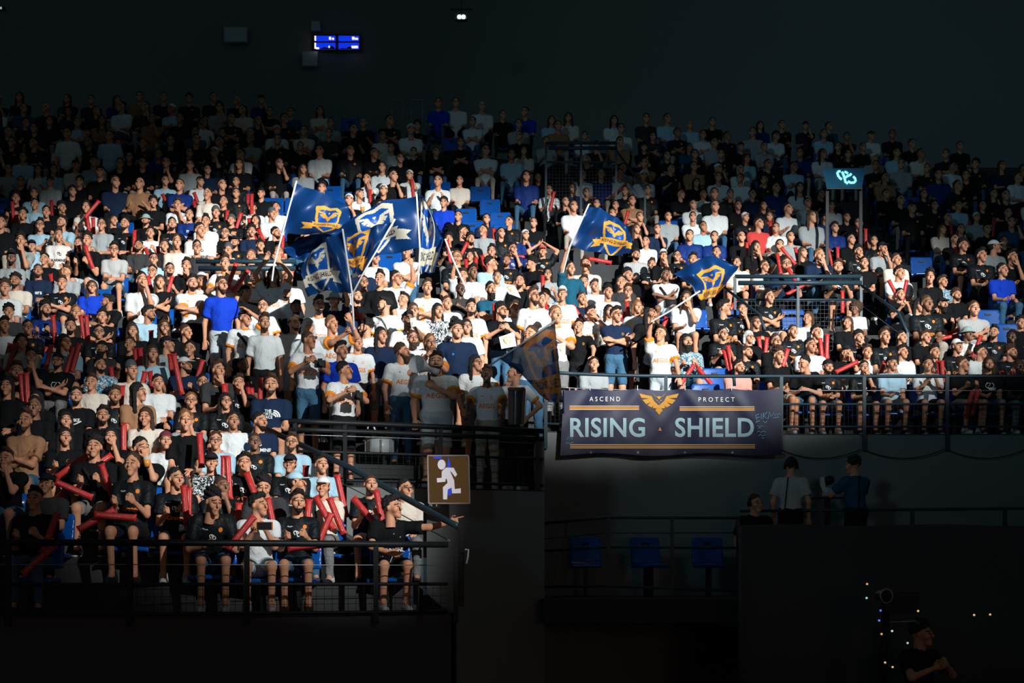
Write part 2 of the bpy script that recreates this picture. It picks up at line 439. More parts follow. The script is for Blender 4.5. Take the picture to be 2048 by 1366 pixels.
# upper gangway parapets and rails
def gangway(label, k, x0, x1, ytop, low, hand=None):
    d = row_D(k) - 0.50 + bend(X_at((x0 + x1) / 2, row_D(k) + 1))
    Za = at(0, ytop, d).z
    root = empty('gangway_parapet', (X_at((x0 + x1) / 2, d), d, row_floor(k)), label, 'railing', 'gangway parapets in the upper stand')
    o0 = Vector(root.location)
    X0, X1 = X_at(x0, d), X_at(x1, d)
    b = MB(); b.tube([Vector((X0, d, Za)) - o0, Vector((X1, d, Za)) - o0], 0.035, 10); b.build('top_rail', M_METAL, root, True)
    b = MB(); b.tube([Vector((X0 + .05, d - .05, Za - .12)) - o0, Vector((X1, d - .05, Za - .12)) - o0], 0.04, 10); b.build('second_rail', M_METAL, root, True)
    if low:
        b = MB(); b.tube([Vector((X0, d, Za - .40)) - o0, Vector((X1, d, Za - .40)) - o0], 0.02, 8); b.build('mid_rail', M_METAL, root, True)
        zb = row_floor(k) - 0.05; zl = row_floor(k - low)
        b = MB(); b.box(Vector(((X0 + X1) / 2, d + .02, (zb + zl) / 2)) - o0, (X1 - X0, 0.06, zb - zl)); b.build('parapet_panel', mat('parapet_dark', (0.05, 0.055, 0.058), 0.8, 0.2), root)
        b = MB(); h = Za - .40
        X = X0
        while X < X1: b.box(Vector((X, d, (Za - .40 + zb) / 2)) - o0, (.004, .004, Za - .40 - zb)); X += .07
        z = zb
        while z < Za - .40: b.box(Vector(((X0 + X1) / 2, d, z)) - o0, (X1 - X0, .004, .004)); z += .07
        b.build('wire_mesh', M_DARK, root, kind='stuff')
        for i in range(3):
            X = X0 + (X1 - X0) * i / 2
            b = MB(); b.box(Vector((X, d, (Za + zb) / 2)) - o0, (.045, .045, Za - zb)); b.build('post', M_METAL, root)
    if hand:
        P = [at(a, c, e) - o0 for a, c, e in hand]
        b = MB(); b.tube(P, .024, 8); b.build('hand_rail', M_METAL, root, True)
        b = MB(); b.tube([p - Vector((0, 0, .33)) for p in P], .006, 6); b.build('wire', M_WIRE, root, True)
        p = P[-1]; b = MB(); b.box(p - Vector((0, 0, .4)), (.04, .04, .8)); b.build('post', M_METAL, root)
    return root
gangway('blue-lit gangway parapet with sloping handrail in the right block', 13, 1470, 1722, 553, 3, ((1724, 572, 28.2), (1797, 625, 27.0), (1815, 665, 26.6)))
gangway('low blue double rail left of the waving flags', 13, 392, 592, 523, 0)
gangway('dark gangway parapet high behind the right-hand flag', 21, 1092, 1232, 286, 3, ((1232, 300, 36.6), (1290, 380, 34.8)))
b = MB(); b.tube([at(1442, 570, 28.0), at(1520, 630, 26.6), at(1530, 660, 26.4)], .024, 8)
tag(b.build('handrail', M_METAL, None, True), 'dark sloping handrail beside the crossed-arms man by the gangway', 'handrail')
# small loop rail on top of the front railing
b = MB(); dd = 24.25
b.tube([at(1375, 772, dd), at(1376, 757, dd), at(1381, 752, dd), at(1463, 752, dd), at(1468, 757, dd), at(1469, 772, dd)], .024, 8)
tag(b.build('loop_rail', M_METAL, None, True), 'rounded blue steel loop standing on the railing above the banner', 'rail')

# ------------------------------------------------------------------ implicit-surface modelling (figures)
def sd_cone(P, a, b, ra, rb):
    a = np.asarray(a, np.float32); b = np.asarray(b, np.float32)
    ab = b - a; L = float(ab @ ab) + 1e-9
    q = P - a
    t = np.clip((q @ ab) / L, 0, 1)
    d = q - t[..., None] * ab
    return np.sqrt((d * d).sum(-1)) - (ra + (rb - ra) * t)
def sd_ell(P, c, r, R=None):
    q = P - np.asarray(c, np.float32)
    if R is not None: q = q @ np.asarray(R, np.float32)
    r = np.asarray(r, np.float32)
    k0 = np.sqrt(((q / r) ** 2).sum(-1)); k1 = np.sqrt(((q / (r * r)) ** 2).sum(-1)) + 1e-6
    return k0 * (k0 - 1.0) / k1
def smin(a, b, k):
    h = np.clip(0.5 + 0.5 * (b - a) / k, 0, 1)
    return b + (a - b) * h - k * h * (1 - h)
def smax(a, b, k): return -smin(-a, -b, k)
def union(P, prims, k):
    d = None
    for p in prims:
        e = sd_cone(P, *p[1:]) if p[0] == 'c' else sd_ell(P, *p[1:])
        d = e if d is None else smin(d, e, k)
    return d
def lattice(lo, hi, h):
    lo = np.asarray(lo, np.float32); hi = np.asarray(hi, np.float32)
    n = np.maximum(3, np.ceil((hi - lo) / h).astype(int) + 1)
    g = np.meshgrid(*[np.arange(m, dtype=np.float32) * h for m in n], indexing='ij')
    return np.stack(g, -1) + lo, lo, n
def nets(Fv, lo, h):
    S = Fv < 0
    nx, ny, nz = Fv.shape
    cs = np.zeros((nx - 1, ny - 1, nz - 1), np.int8)
    for dx in (0, 1):
        for dy in (0, 1):
            for dz in (0, 1):
                cs += S[dx:nx - 1 + dx, dy:ny - 1 + dy, dz:nz - 1 + dz]
    act = (cs > 0) & (cs < 8)
    ii = np.argwhere(act)
    idx = np.full(act.shape, -1, np.int64); idx[act] = np.arange(len(ii))
    acc = np.zeros((len(ii), 3)); cnt = np.zeros(len(ii))
    corners = [(a, b, c) for a in (0, 1) for b in (0, 1) for c in (0, 1)]
    for c0 in corners:
        for ax in range(3):
            if c0[ax]: continue
            c1 = list(c0); c1[ax] = 1
            f0 = Fv[ii[:, 0] + c0[0], ii[:, 1] + c0[1], ii[:, 2] + c0[2]]
            f1 = Fv[ii[:, 0] + c1[0], ii[:, 1] + c1[1], ii[:, 2] + c1[2]]
            cr = (f0 < 0) != (f1 < 0)
            t = np.where(cr, f0 / np.where(f0 == f1, 1, f0 - f1), 0)
            p = np.tile(np.array(c0, float), (len(ii), 1)); p[:, ax] += t
            acc += p * cr[:, None]; cnt += cr
    V = (ii + acc / np.maximum(cnt, 1)[:, None]) * h + lo
    Q = []
    for ax in range(3):
        o1, o2 = [(1, 2), (2, 0), (0, 1)][ax]
        sl0 = [slice(None)] * 3; sl1 = [slice(None)] * 3
        sl0[ax] = slice(0, -1); sl1[ax] = slice(1, None)
        A = S[tuple(sl0)]; B = S[tuple(sl1)]
        e = np.argwhere(A != B)
        ok = (e[:, o1] > 0) & (e[:, o2] > 0) & (e[:, o1] < Fv.shape[o1] - 1) & (e[:, o2] < Fv.shape[o2] - 1)
        e = e[ok]
        ins = A[e[:, 0], e[:, 1], e[:, 2]]
        def cell(d1, d2):
            q = e.copy(); q[:, o1] -= d1; q[:, o2] -= d2
            return idx[q[:, 0], q[:, 1], q[:, 2]]
        q = np.stack([cell(1, 1), cell(0, 1), cell(0, 0), cell(1, 0)], 1)
        q[~ins] = q[~ins][:, ::-1]
        Q.append(q)
    Q = np.concatenate(Q)
    return V.astype(np.float32), Q[(Q >= 0).all(1)]
def surf(fn, lo, hi, h):
    P, lo, n = lattice(lo, hi, h)
    return nets(fn(P), lo, h)
def cat(parts):
    v = []; f = []; m = []; n = 0
    for a, b, c in parts:
        v.append(a); f.append(b + n); m.append(c); n += len(a)
    return np.concatenate(v), np.concatenate(f), np.concatenate(m)
def xf(M, v):
    M = np.array(M, dtype=np.float64)
    return v @ M[:3, :3].T + M[:3, 3]

# ---- head, facing -Y, origin at its centre
HEAD_PR = [('e', (0, .018, .030), (.076, .097, .094)), ('c', (0, -.025, -.035), (0, -.060, -.082), .062, .036), ('e', (0, -.084, -.097), (.025, .021, .020)),
           ('e', (.040, -.058, -.022), (.034, .036, .036)), ('e', (-.040, -.058, -.022), (.034, .036, .036)), ('c', (-.040, -.078, .033), (.040, -.078, .033), .017, .017)]
def head_sdf(P, neck=True, detail=True):
    d = union(P, HEAD_PR, .022)
    if neck: d = smin(d, sd_cone(P, (0, .026, -.06), (0, .036, -.21), .054, .060), .018)
    if detail:
        d = smin(d, sd_cone(P, (0, -.094, .022), (0, -.116, -.020), .008, .0145), .010)
        for s in (-1, 1):
            d = smax(d, -sd_ell(P, (s * .033, -.112, .011), (.020, .020, .0115)), .010)
            d = smin(d, sd_ell(P, (s * .033, -.088, .010), (.016, .012, .011)), .004)
            d = smin(d, sd_ell(P, (s * .079, .010, -.002), (.010, .020, .031)), .006)
        d = smin(d, sd_cone(P, (-.020, -.097, -.055), (.020, -.097, -.055), .0085, .0085), .008)
        d = smin(d, sd_cone(P, (-.016, -.095, -.067), (.016, -.095, -.067), .0085, .0085), .006)
    return d
def make_head(h):
    v, f = surf(head_sdf, (-.11, -.15, -.22), (.11, .14, .15), h)
    c = v[f].mean(1); mi = np.zeros(len(f), np.int32)
    ax = np.abs(c[:, 0])
    fr = c[:, 1] < -.060
    mi[fr & (np.abs(ax - .033) < .017) & (np.abs(c[:, 2] - .011) < .0065)] = 1
    mi[fr & (np.abs(ax - .035) < .022) & (np.abs(c[:, 2] - .0365 + .25 * (ax - .035)) < .0058)] = 2
    mi[fr & (ax < .024) & (np.abs(c[:, 2] + .061) < .0072)] = 3
    return v, f, mi
HEAD = make_head(.0100)

# ---- hands: fingers along +X, back of hand +Z, thumb on +Y side
def make_hand(kind):
    pr = [('e', (.045, 0, 0), (.050, .040, .017)), ('c', (-.03, 0, 0), (.02, 0, 0), .026, .027)]
    ln = (.070, .080, .075, .058)
    fing = []
    for i, L in enumerate(ln):
        y = .031 - i * .0205
        a = np.array((.085, y, 0.0))
        curl = {'relax': (.35, .8), 'grip': (1.25, 2.7), 'point': ((.05, .1) if i == 0 else (1.4, 2.8))}[kind]
        d1 = np.array((math.cos(curl[0]), 0, -math.sin(curl[0]))); d2 = np.array((math.cos(curl[1]), 0, -math.sin(curl[1])))
        m = a + d1 * L * .55; e = m + d2 * L * .55
        fing += [('c', a - np.array((.02, 0, 0)), a, .0095, .0095), ('c', a, m, .0095, .0088), ('c', m, e, .0088, .0075)]
    t0 = np.array((.012, .030, -.004)); t1 = np.array((.045, .058, -.016)); t2 = t1 + (np.array((.030, -.002, -.022)) if kind != 'relax' else np.array((.032, .010, -.010)))
    def fn(P):
        d = union(P, pr, .015)
        d = smin(d, union(P, [('c', t0, t1, .016, .0115), ('c', t1, t2, .0115, .009)], .006), .008)
        for q in range(0, len(fing), 3): d = smin(d, union(P, fing[q:q + 3], .003), .0035)
        return d
    return surf(fn, (-.06, -.065, -.10), (.19, .09, .04), .0078)
HANDS = {k: make_hand(k) for k in ('relax', 'grip', 'point')}

# ---- hair, hats, beards in head space
def above(P, fy=-.095, fz=.086, sl=-1.10): return (fz + sl * (P[..., 1] - fy)) - P[..., 2]
def wob(P, a, s): return a * (np.sin(P[..., 0] * s) * np.sin(P[..., 1] * s * 1.13 + 1) + np.sin(P[..., 2] * s * .9 + P[..., 0] * s * .5))
def hair_fn(kind):
    def fn(P):
        if kind == 'short':
            d = sd_ell(P, (0, .033, .050), (.0835, .101, .096)) + wob(P, .004, 95)
            return smax(d, above(P, 0, .022, -.85) + wob(P, .005, 120), .006)
        if kind == 'quiff':
            d = smin(sd_ell(P, (0, .033, .050), (.0825, .101, .094)), sd_ell(P, (.012, -.040, .118), (.060, .050, .036)), .02) + wob(P, .006, 95)
            return smax(d, above(P, 0, .024, -.80) + wob(P, .004, 120), .006)
        if kind == 'curly':
            d = sd_ell(P, (0, .026, .064), (.093, .110, .100)) + wob(P, .010, 120)
            return smax(d, above(P, 0, .030, -.62), .008)
        if kind == 'afro':
            d = sd_ell(P, (0, .03, .05), (.135, .135, .13)) + wob(P, .008, 110)
            return smax(d, above(P, -.11, .055, -1.6), .01)
        if kind in ('long', 'bob'):
            zl = -.26 if kind == 'long' else -.10
            d = smax(sd_ell(P, (0, .024, .042), (.088, .105, .098)), above(P, -.10, .068), .008)
            for s in (-1, 1): d = smin(d, sd_cone(P, (s * .074, .022, .03), (s * .092, .012, zl), .030, .026), .02)
            d = smin(d, sd_ell(P, (0, .085, (.03 + zl) / 2), (.088, .038, (.05 - zl) / 2 + .03)), .02) + wob(P, .003, 100)
            return smax(d, -sd_ell(P, (0, -.06, -.05), (.066, .075, .12)), .01)
        if kind == 'bun':
            d = smax(sd_ell(P, (0, .024, .042), (.083, .101, .094)), above(P), .008)
            return smin(d, sd_ell(P, (0, .12, .05), (.04, .04, .04)), .01) + wob(P, .003, 100)
        if kind in ('cap', 'capback'):
            d = smax(sd_ell(P, (0, .020, .040), (.089, .108, .100)), .048 - P[..., 2], .006)
            s = -1 if kind == 'cap' else 1
            br = sd_ell(P, (0, s * .125 + .01, .052), (.072, .078, .010))
            return smin(d, br, .01)
        if kind == 'beanie':
            return smax(sd_ell(P, (0, .022, .045), (.089, .106, .104)), .030 + .2 * P[..., 1] - P[..., 2], .006)
        if kind == 'bucket':
            d = smax(sd_ell(P, (0, .018, .055), (.090, .106, .090)), .04 - P[..., 2], .006)
            r = np.sqrt(P[..., 0] ** 2 + (P[..., 1] - .015) ** 2)
            br = np.maximum(np.abs(P[..., 2] - (.050 - .45 * (r - .09))) - .006, np.maximum(r - .152, .07 - r))
            return smin(d, br, .008)
        if kind == 'hood':
            d = sd_ell(P, (0, .03, .01), (.112, .125, .150))
            return smax(d, -sd_ell(P, (0, -.09, -.01), (.076, .13, .115)), .01)
        if kind == 'under':   # hair seen below a cap
            d = smax(sd_ell(P, (0, .028, .010), (.083, .098, .090)), above(P, -.075, .05, -.9), .008)
            return smax(d, P[..., 2] - .055, .006)
        if kind == 'buzz':
            return smax(sd_ell(P, (0, .020, .034), (.0785, .0990, .0955)), above(P, -.085, .085), .006)
        if kind == 'beard':
            d = head_sdf(P, False, False) - .0045 + wob(P, .001, 150)
            d = smax(d, P[..., 2] + .066 - .75 * np.maximum(P[..., 1] + .055, 0), .006)
            d = smax(d, P[..., 1] - .005, .006)
            return smin(d, sd_cone(P, (-.024, -.099, -.044), (.024, -.099, -.044), .0065, .0065), .004)
        if kind == 'bigbeard':
            d = smin(head_sdf(P, False, False) - .010, sd_ell(P, (0, -.072, -.120), (.052, .040, .055)), .02) + wob(P, .004, 130)
            d = smax(d, P[..., 2] + .060 - .7 * np.maximum(P[..., 1] + .055, 0), .006); d = smax(d, P[..., 1] - .01, .006)
            return smin(d, sd_cone(P, (-.026, -.100, -.043), (.026, -.100, -.043), .008, .008), .004)
        if kind == 'moustache':
            return sd_cone(np.abs(P) * np.array((1, -1, -1), np.float32) * 1.0 if False else P, (-.024, -.100, -.046), (.024, -.100, -.046), .008, .008)
    return fn
HAIR = {}
def hair_mesh(kind):
    if kind not in HAIR:
        lo, hi = (-.17, -.23, -.32), (.17, .23, .21)
        if kind in ('beard', 'bigbeard', 'moustache'): lo, hi = (-.10, -.15, -.19), (.10, .04, .0)
        elif kind not in ('long', 'afro', 'bucket', 'cap', 'capback', 'hood'): lo, hi = (-.12, -.14, -.14), (.12, .18, .18)
        v, f = surf(hair_fn(kind), lo, hi, .0115 if kind not in ('beard', 'moustache', 'bigbeard') else .009)
        HAIR[kind] = new_mesh(kind, v, f, [M_HAIR['dark']])
    return HAIR[kind]
def glasses_mesh():
    b = MB()
    for s in (-1, 1):
        b.tube([(s * .034 + .0245 * math.cos(t), -.122 + .004 * abs(math.cos(t)), .010 + .019 * math.sin(t)) for t in [i * math.pi / 8 for i in range(17)]], .0028, 5, cap=False)
        b.tube([(s * .058, -.118, .014), (s * .078, -.06, .014), (s * .082, .01, .010)], .0026, 5)
    b.tube([(-.010, -.124, .013), (.010, -.124, .013)], .0026, 5)
    return b.mesh('glasses', [M_CLEAR], True)
GLASSES = glasses_mesh()
def headphone_mesh():
    b = MB()
    b.tube([(.095 * math.cos(t), .02, .01 + .125 * math.sin(t)) for t in [math.pi * i / 12 for i in range(13)]], .009, 6)
    for s in (-1, 1): b.tube([(s * .075, .02, 0), (s * .105, .02, 0)], .038, 12)
    return b.mesh('headset', [M_STRAP], True)

# ---- poses.  L = viewer's left arm, R = viewer's right arm; wrist targets in metres, person faces -Y
UP, FO = .285, .255
POSES = {  # base, lean, Lwrist, Lpole, Rwrist, Rpole, Lhand, Rhand
 's': ('S', .06, (-.11, -.34, .645), (-.25, .8, -.5), (.12, -.33, .645), (.25, .8, -.5), 'relax', 'relax'),
 'j': ('S', .20, (-.05, -.40, .66), (-.3, .6, -.5), (.06, -.40, .66), (.3, .6, -.5), 'relax', 'relax'),
 'x': ('S', .02, (.10, -.21, .82), (-.35, -.2, -.9), (-.10, -.235, .79), (.35, -.2, -.9), 'relax', 'relax'),
 'c': ('S', .18, (-.08, -.34, .67), (-.3, .6, -.5), (.05, -.27, 1.03), (.2, -.3, -1), 'relax', 'grip'),
 'd': ('S', .08, (-.08, -.30, .68), (-.3, .6, -.5), (.07, -.24, 1.10), (.3, -.2, -1), 'relax', 'grip'),
 'h': ('S', .05, (-.10, -.33, .80), (-.3, .4, -.9), (.11, -.32, .82), (.3, .4, -.9), 'grip', 'grip'),
 'w': ('S', .55, (-.10, -.44, .66), (-.5, .3, -.6), (.09, -.44, .68), (.5, .3, -.6), 'relax', 'relax'),
 'n': ('S', .10, (-.07, -.34, .90), (-.35, .2, -.9), (.07, -.34, .92), (.35, .2, -.9), 'grip', 'grip'),
 'v': ('S', .0, (-.10, .04, 1.36), (-1, -.2, .3), (.10, .04, 1.36), (1, -.2, .3), 'relax', 'relax'),
 'p': ('S', .32, (-.06, -.44, .66), (-1, .2, -.3), (.66, -.40, 1.00), (.2, .2, -1), 'relax', 'point'),
 'T': ('T', .02, (-.25, -.04, .86), (-.6, 1, 0), (.25, -.04, .86), (.6, 1, 0), 'relax', 'relax'),
 'A': ('T', .0, (.10, -.20, 1.22), (-1, -.1, -.8), (-.10, -.225, 1.19), (1, -.1, -.8), 'relax', 'relax'),
 'C': ('T', .04, (-.24, -.05, .87), (-.6, 1, 0), (-.02, -.24, 1.28), (.9, -.1, -.8), 'relax', 'grip'),
 'D': ('T', .02, (-.24, -.05, .87), (-.6, 1, 0), (.05, -.20, 1.52), (.8, -.2, -1), 'relax', 'relax'),
 'Y': ('T', .02, (-.25, -.04, .86), (-.6, 1, 0), (.05, -.16, 1.70), (1, -.3, -.6), 'relax', 'relax'),
 'N': ('T', .05, (-.08, -.32, 1.28), (-1, .2, -.8), (.08, -.32, 1.30), (1, .2, -.8), 'grip', 'grip'),
 'K': ('T', .12, (-.26, -.42, 1.02), (-1, .5, 0), (.26, -.42, 1.02), (1, .5, 0), 'relax', 'relax'),
 'F': ('T', .0, (-.24, -.05, .87), (-.6, 1, 0), (.20, -.28, 1.80), (1, -.2, -.4), 'relax', 'grip'),
 'G': ('T', .0, (.16, -.36, 1.46), (-.6, -.2, -1), (.24, -.30, 1.64), (1, .1, -.8), 'grip', 'grip'),
 'E': ('T', .05, (-.22, -.1, .90), (-.6, 1, 0), (.52, -.26, 1.36), (.3, .2, -1), 'relax', 'grip'),
 'L': ('T', .0, (-.12, -.30, 1.88), (-1, -.1, -.3), (.30, -.22, .90), (.8, 1, 0), 'grip', 'relax'),
 'V': ('T', .0, (-.14, -.06, 1.82), (-1, -.2, .3), (.12, -.04, 1.80), (1, -.2, .3), 'relax', 'relax'),
 'H': ('T', .02, (-.10, -.33, 1.20), (-1, .3, -.7), (.11, -.32, 1.22), (1, .3, -.7), 'grip', 'grip'),
 'M': ('T', .06, (-.14, -.20, 1.36), (-1, .1, -.8), (.02, -.30, 1.40), (1, .1, -.8), 'grip', 'grip'),
 'Z': ('T', .06, (-.25, -.04, .88), (-.6, 1, 0), (.21, -.05, 1.00), (1, .5, 0), 'relax', 'relax'),
}
def ik(S, W, pole):
    S = np.array(S, float); W = np.array(W, float); d = W - S; L = np.linalg.norm(d)
    mx = (UP + FO) * .995
    if L > mx: W = S + d / L * mx; d = W - S; L = mx
    a = (UP * UP - FO * FO + L * L) / (2 * L)
    hgt = math.sqrt(max(0, UP * UP - a * a)); u = d / L
    p = np.array(pole, float); p = p - u * (p @ u); p /= np.linalg.norm(p) + 1e-9
    return S + u * a + p * hgt, W
CACHE = {}
def figure(pose, coarse=False):
    key = (pose, coarse)
    if key in CACHE: return CACHE[key]
    base, lean, lw, lp, rw, rp, lh, rh = POSES[pose]
    hz = .54 if base == 'S' else .95
    hip = np.array((0, .02, hz))
    Rl = np.array(Matrix.Rotation(lean, 3, 'X'))
    def T(x, y, z): return hip + Rl @ np.array((x, y - .02, z))
    tor = [('e', T(0, .02, .02), (.165, .125, .13), Rl), ('e', T(0, .005, .17), (.150, .112, .16), Rl), ('e', T(0, .010, .33), (.168, .112, .16), Rl),
           ('c', T(-.145, .02, .435), T(.145, .02, .435), .058, .058), ('c', T(0, .025, .43), T(0, .02, .50), .085, .060)]
    neck = [('c', T(0, .025, .44), T(0, .008, .60), .060, .055)]
    arms = []; sl = []; hands = []; trims = []
    for s, w, p, hk in ((-1, lw, lp, lh), (1, rw, rp, rh)):
        sh = T(s * .180, .02, .425)
        E, W = ik(sh, w, p)
        arms += [('c', sh, E, .052, .041), ('c', E, W, .041, .028)]
        u = (E - sh) / np.linalg.norm(E - sh)
        sl.append((sh, sh + u * UP * .66, u)); trims.append((sh, u))
        fd = (W - E) / np.linalg.norm(W - E)
        up = np.array((0, 0, 1.0)) if abs(fd[2]) < .75 else np.array((-s * 1.0, -.3, 0))
        if hk == 'relax' and abs(fd[2]) < .75: up = np.array((-s * .8, 0, .6))
        yv = up - fd * (up @ fd); yv /= np.linalg.norm(yv)
        zv = np.cross(fd, yv)
        # palm looks to the body: flip the back of the hand outward
        if s > 0: M = np.stack([fd, yv, zv], 1)
        else: M = np.stack([fd, yv, -zv], 1)
        if zv[0] * s < 0: M[:, 2] *= -1
        hands.append((M, W, hk, s))
    legs = []; thigh = []; calf = []; shoes = []
    for s in (-1, 1):
        if base == 'S':
            A = np.array((s * .092, 0, .535)); K = np.array((s * .135, -.435, .525)); N = np.array((s * .135, -.355, .10))
            if pose in ('s', 'x') and s < 0: K = K + np.array((-.03, 0, 0)); N = N + np.array((-.04, -.015, 0))
        else:
            A = np.array((s * .090, .02, .93)); K = np.array((s * .100, 0, .50)); N = np.array((s * .115, .03, .09))
        thigh.append(('c', A, K, .088, .062)); calf += [('c', K, N, .058, .040)]
        legs += [('c', A, K, .080, .055), ('c', K, N, .052, .037), ('c', N, N + np.array((0, -.11, -.045)), .038, .032)]
        shoes.append(N)
    allp = tor + neck + arms + legs
    pts = np.array([q for p in allp for q in ((p[1], p[2]) if p[0] == 'c' else (np.array(p[1]) - .17, np.array(p[1]) + .17))])
    lo, hi = pts.min(0) - .11, pts.max(0) + .11
    fig = {'base': base, 'hip': hip, 'R': Rl, 'T': T}
    fig['head'] = T(0, -.012, .662)
    fig['wrists'] = [h[1] + h[0][:, 0] * .06 for h in hands]
    if coarse:
        v1, f1 = surf(lambda P: union(P, neck + arms[1::2] + arms[::2], .02), T(0, 0, .3) * 0 + lo, hi, .034)
        def sh_fn(P): return union(P, tor + [('c', a, b_, .064, .060) for a, b_, u in sl], .03) - .012
        v2, f2 = surf(sh_fn, lo, hi, .046)
        v3, f3 = surf(lambda P: union(P, thigh + calf, .02), lo, hi, .05)
        fig['c_skin'] = (v1, f1); fig['c_shirt'] = (v2, f2); fig['c_leg'] = (v3, f3)
        CACHE[key] = fig
        return fig
    bv, bf = surf(lambda P: smin(union(P, tor + neck + legs, .035), union(P, arms, .02), .025), lo, hi, .0235)
    parts = [(bv, bf, np.zeros(len(bf), np.int32))]
    for M, W, hk, s in hands:
        hv, hf = HANDS[hk]
        v = hv @ M.T + W
        if np.linalg.det(M) < 0: hf = hf[:, ::-1]
        parts.append((v.astype(np.float32), hf, np.zeros(len(hf), np.int32)))
    fig['body'] = cat(parts)
    def shirt_fn(P):
        d = union(P, tor, .05)
        for a, e, u in sl:
            sv = sd_cone(P, a, e + u * .05, .066, .066)
            sv = np.maximum(sv, (P - e) @ u)
            d = smin(d, sv, .03)
        d = d - .011 + wob(P, .003, 38)
        # open the collar and end the hem
        d = smax(d, -sd_cone(P, T(0, .02, .475), T(0, -.01, .66), .066, .085), .006)
        hem = ((P - T(0, 0, -.075 if base == 'S' else -.12)) @ (Rl @ np.array((0, 0, 1.0))))
        return smax(d, -hem, .008)
    sv, sf = surf(shirt_fn, lo, hi, .0185)
    c = sv[sf].mean(1); mi = np.zeros(len(sf), np.int32)
    for a, u in trims:
        t = (c - a) @ u; rr = np.linalg.norm(c - a - t[:, None] * u, axis=1)
        mi[(t > UP * .57) & (rr < .10)] = 1
    t = (c - T(0, .02, .475)) @ (Rl @ np.array((0, 0, 1.0))); q = c - T(0, .015, .475); q = q - t[:, None] * (Rl @ np.array((0, 0, 1.0)))
    mi[(np.linalg.norm(q, axis=1) < .089) & (t > -.02)] = 1
    fig['shirt'] = (sv, sf, mi)
    def pants(long):
        def fn(P):
            d = smin(union(P, thigh, .02), sd_ell(P, T(0, .02, .0), (.172, .135, .13)), .03)
            if long: d = smin(d, union(P, calf, .01), .02)
            d = d - .010 + wob(P, .004, 30)
            if not long:
                if base == 'S': d = np.maximum(d, -(P[..., 1] + .375))
                else: d = np.maximum(d, .53 - P[..., 2])
            else: d = np.maximum(d, .085 - P[..., 2])
            return np.maximum(d, P[..., 2] - (hz + .09))
        return surf(fn, lo, hi, .024)
    fig['pants'] = {}
    fig['pants_fn'] = pants
    fig['shoes'] = shoes
    CACHE[key] = fig
    return fig
def shoe_mesh():
    def fn(P):
        d = smin(sd_cone(P, (0, .035, .045), (0, -.15, .032), .042, .036), sd_cone(P, (0, .03, .05), (0, .01, .10), .042, .044), .03)
        return np.maximum(d, -P[..., 2])
    v, f = surf(fn, (-.07, -.22, -.02), (.07, .10, .16), .012)
    c = v[f].mean(1)
    return new_mesh('shoe', v, f, [M_SHOE['white'], mat('shoe_sole', (0.7, 0.7, 0.68), 0.6, 0.2)], (c[:, 2] < .02).astype(np.int32))
SHOE = shoe_mesh()

BODY_ME = {}; SHIRT_ME = {}; PANTS_ME = {}; PRINT_ME = {}; BVH = {}
def head_matrix(pose, yaw, pitch):
    fig = figure(pose)
    return Matrix.Translation(Vector(fig['head'])) @ Matrix.Rotation(math.radians(yaw), 4, 'Z') @ Matrix.Rotation(math.radians(pitch), 4, 'X')
def body_mesh(pose, yaw, pitch):
    k = (pose, yaw, pitch)
    if k not in BODY_ME:
        fig = figure(pose)
        v, f, m = fig['body']
        hv, hf, hm = HEAD
        V, Fc, Mi = cat([(v, f, m), (xf(head_matrix(pose, yaw, pitch), hv).astype(np.float32), hf, hm)])
        BODY_ME[k] = new_mesh('body', V, Fc, [M_SKIN[1], M_EYE, M_HAIR['dark'], M_LIP], Mi)
    return BODY_ME[k]
def shirt_me(pose):
    if pose not in SHIRT_ME:
        v, f, m = figure(pose)['shirt']
        SHIRT_ME[pose] = new_mesh('shirt', v, f, [FAB['W'], FAB['W']], m)
    return SHIRT_ME[pose]
def pants_me(pose, long):
    if (pose, long) not in PANTS_ME:
        v, f = figure(pose)['pants_fn'](long)
        PANTS_ME[(pose, long)] = new_mesh('trousers' if long else 'shorts', v, f, [LEGM['black']])
    return PANTS_ME[(pose, long)]

# ---- printed marks on shirts, laid onto the chest
def strokes(paths, w):
    """flat ribbons (verts2d, faces) along polylines"""
    v = []; f = []
    for P in paths:
        P = [Vector(p) for p in P]; n0 = len(v)
        for i, p in enumerate(P):
            t = (P[min(i + 1, len(P) - 1)] - P[max(i - 1, 0)]).normalized(); nn = Vector((-t.y, t.x)) * w / 2
            v += [tuple(p + nn), tuple(p - nn)]
        for i in range(len(P) - 1):
            a = n0 + 2 * i; f.append((a, a + 1, a + 3, a + 2))
    return v, f
def earc(cx, cy, rx, ry, a0, a1, rot=0, n=14):
    o = []
    for i in range(n + 1):
        t = math.radians(a0 + (a1 - a0) * i / n); x = rx * math.cos(t); y = ry * math.sin(t); r = math.radians(rot)
        o.append((cx + x * math.cos(r) - y * math.sin(r), cy + x * math.sin(r) + y * math.cos(r)))
    return o
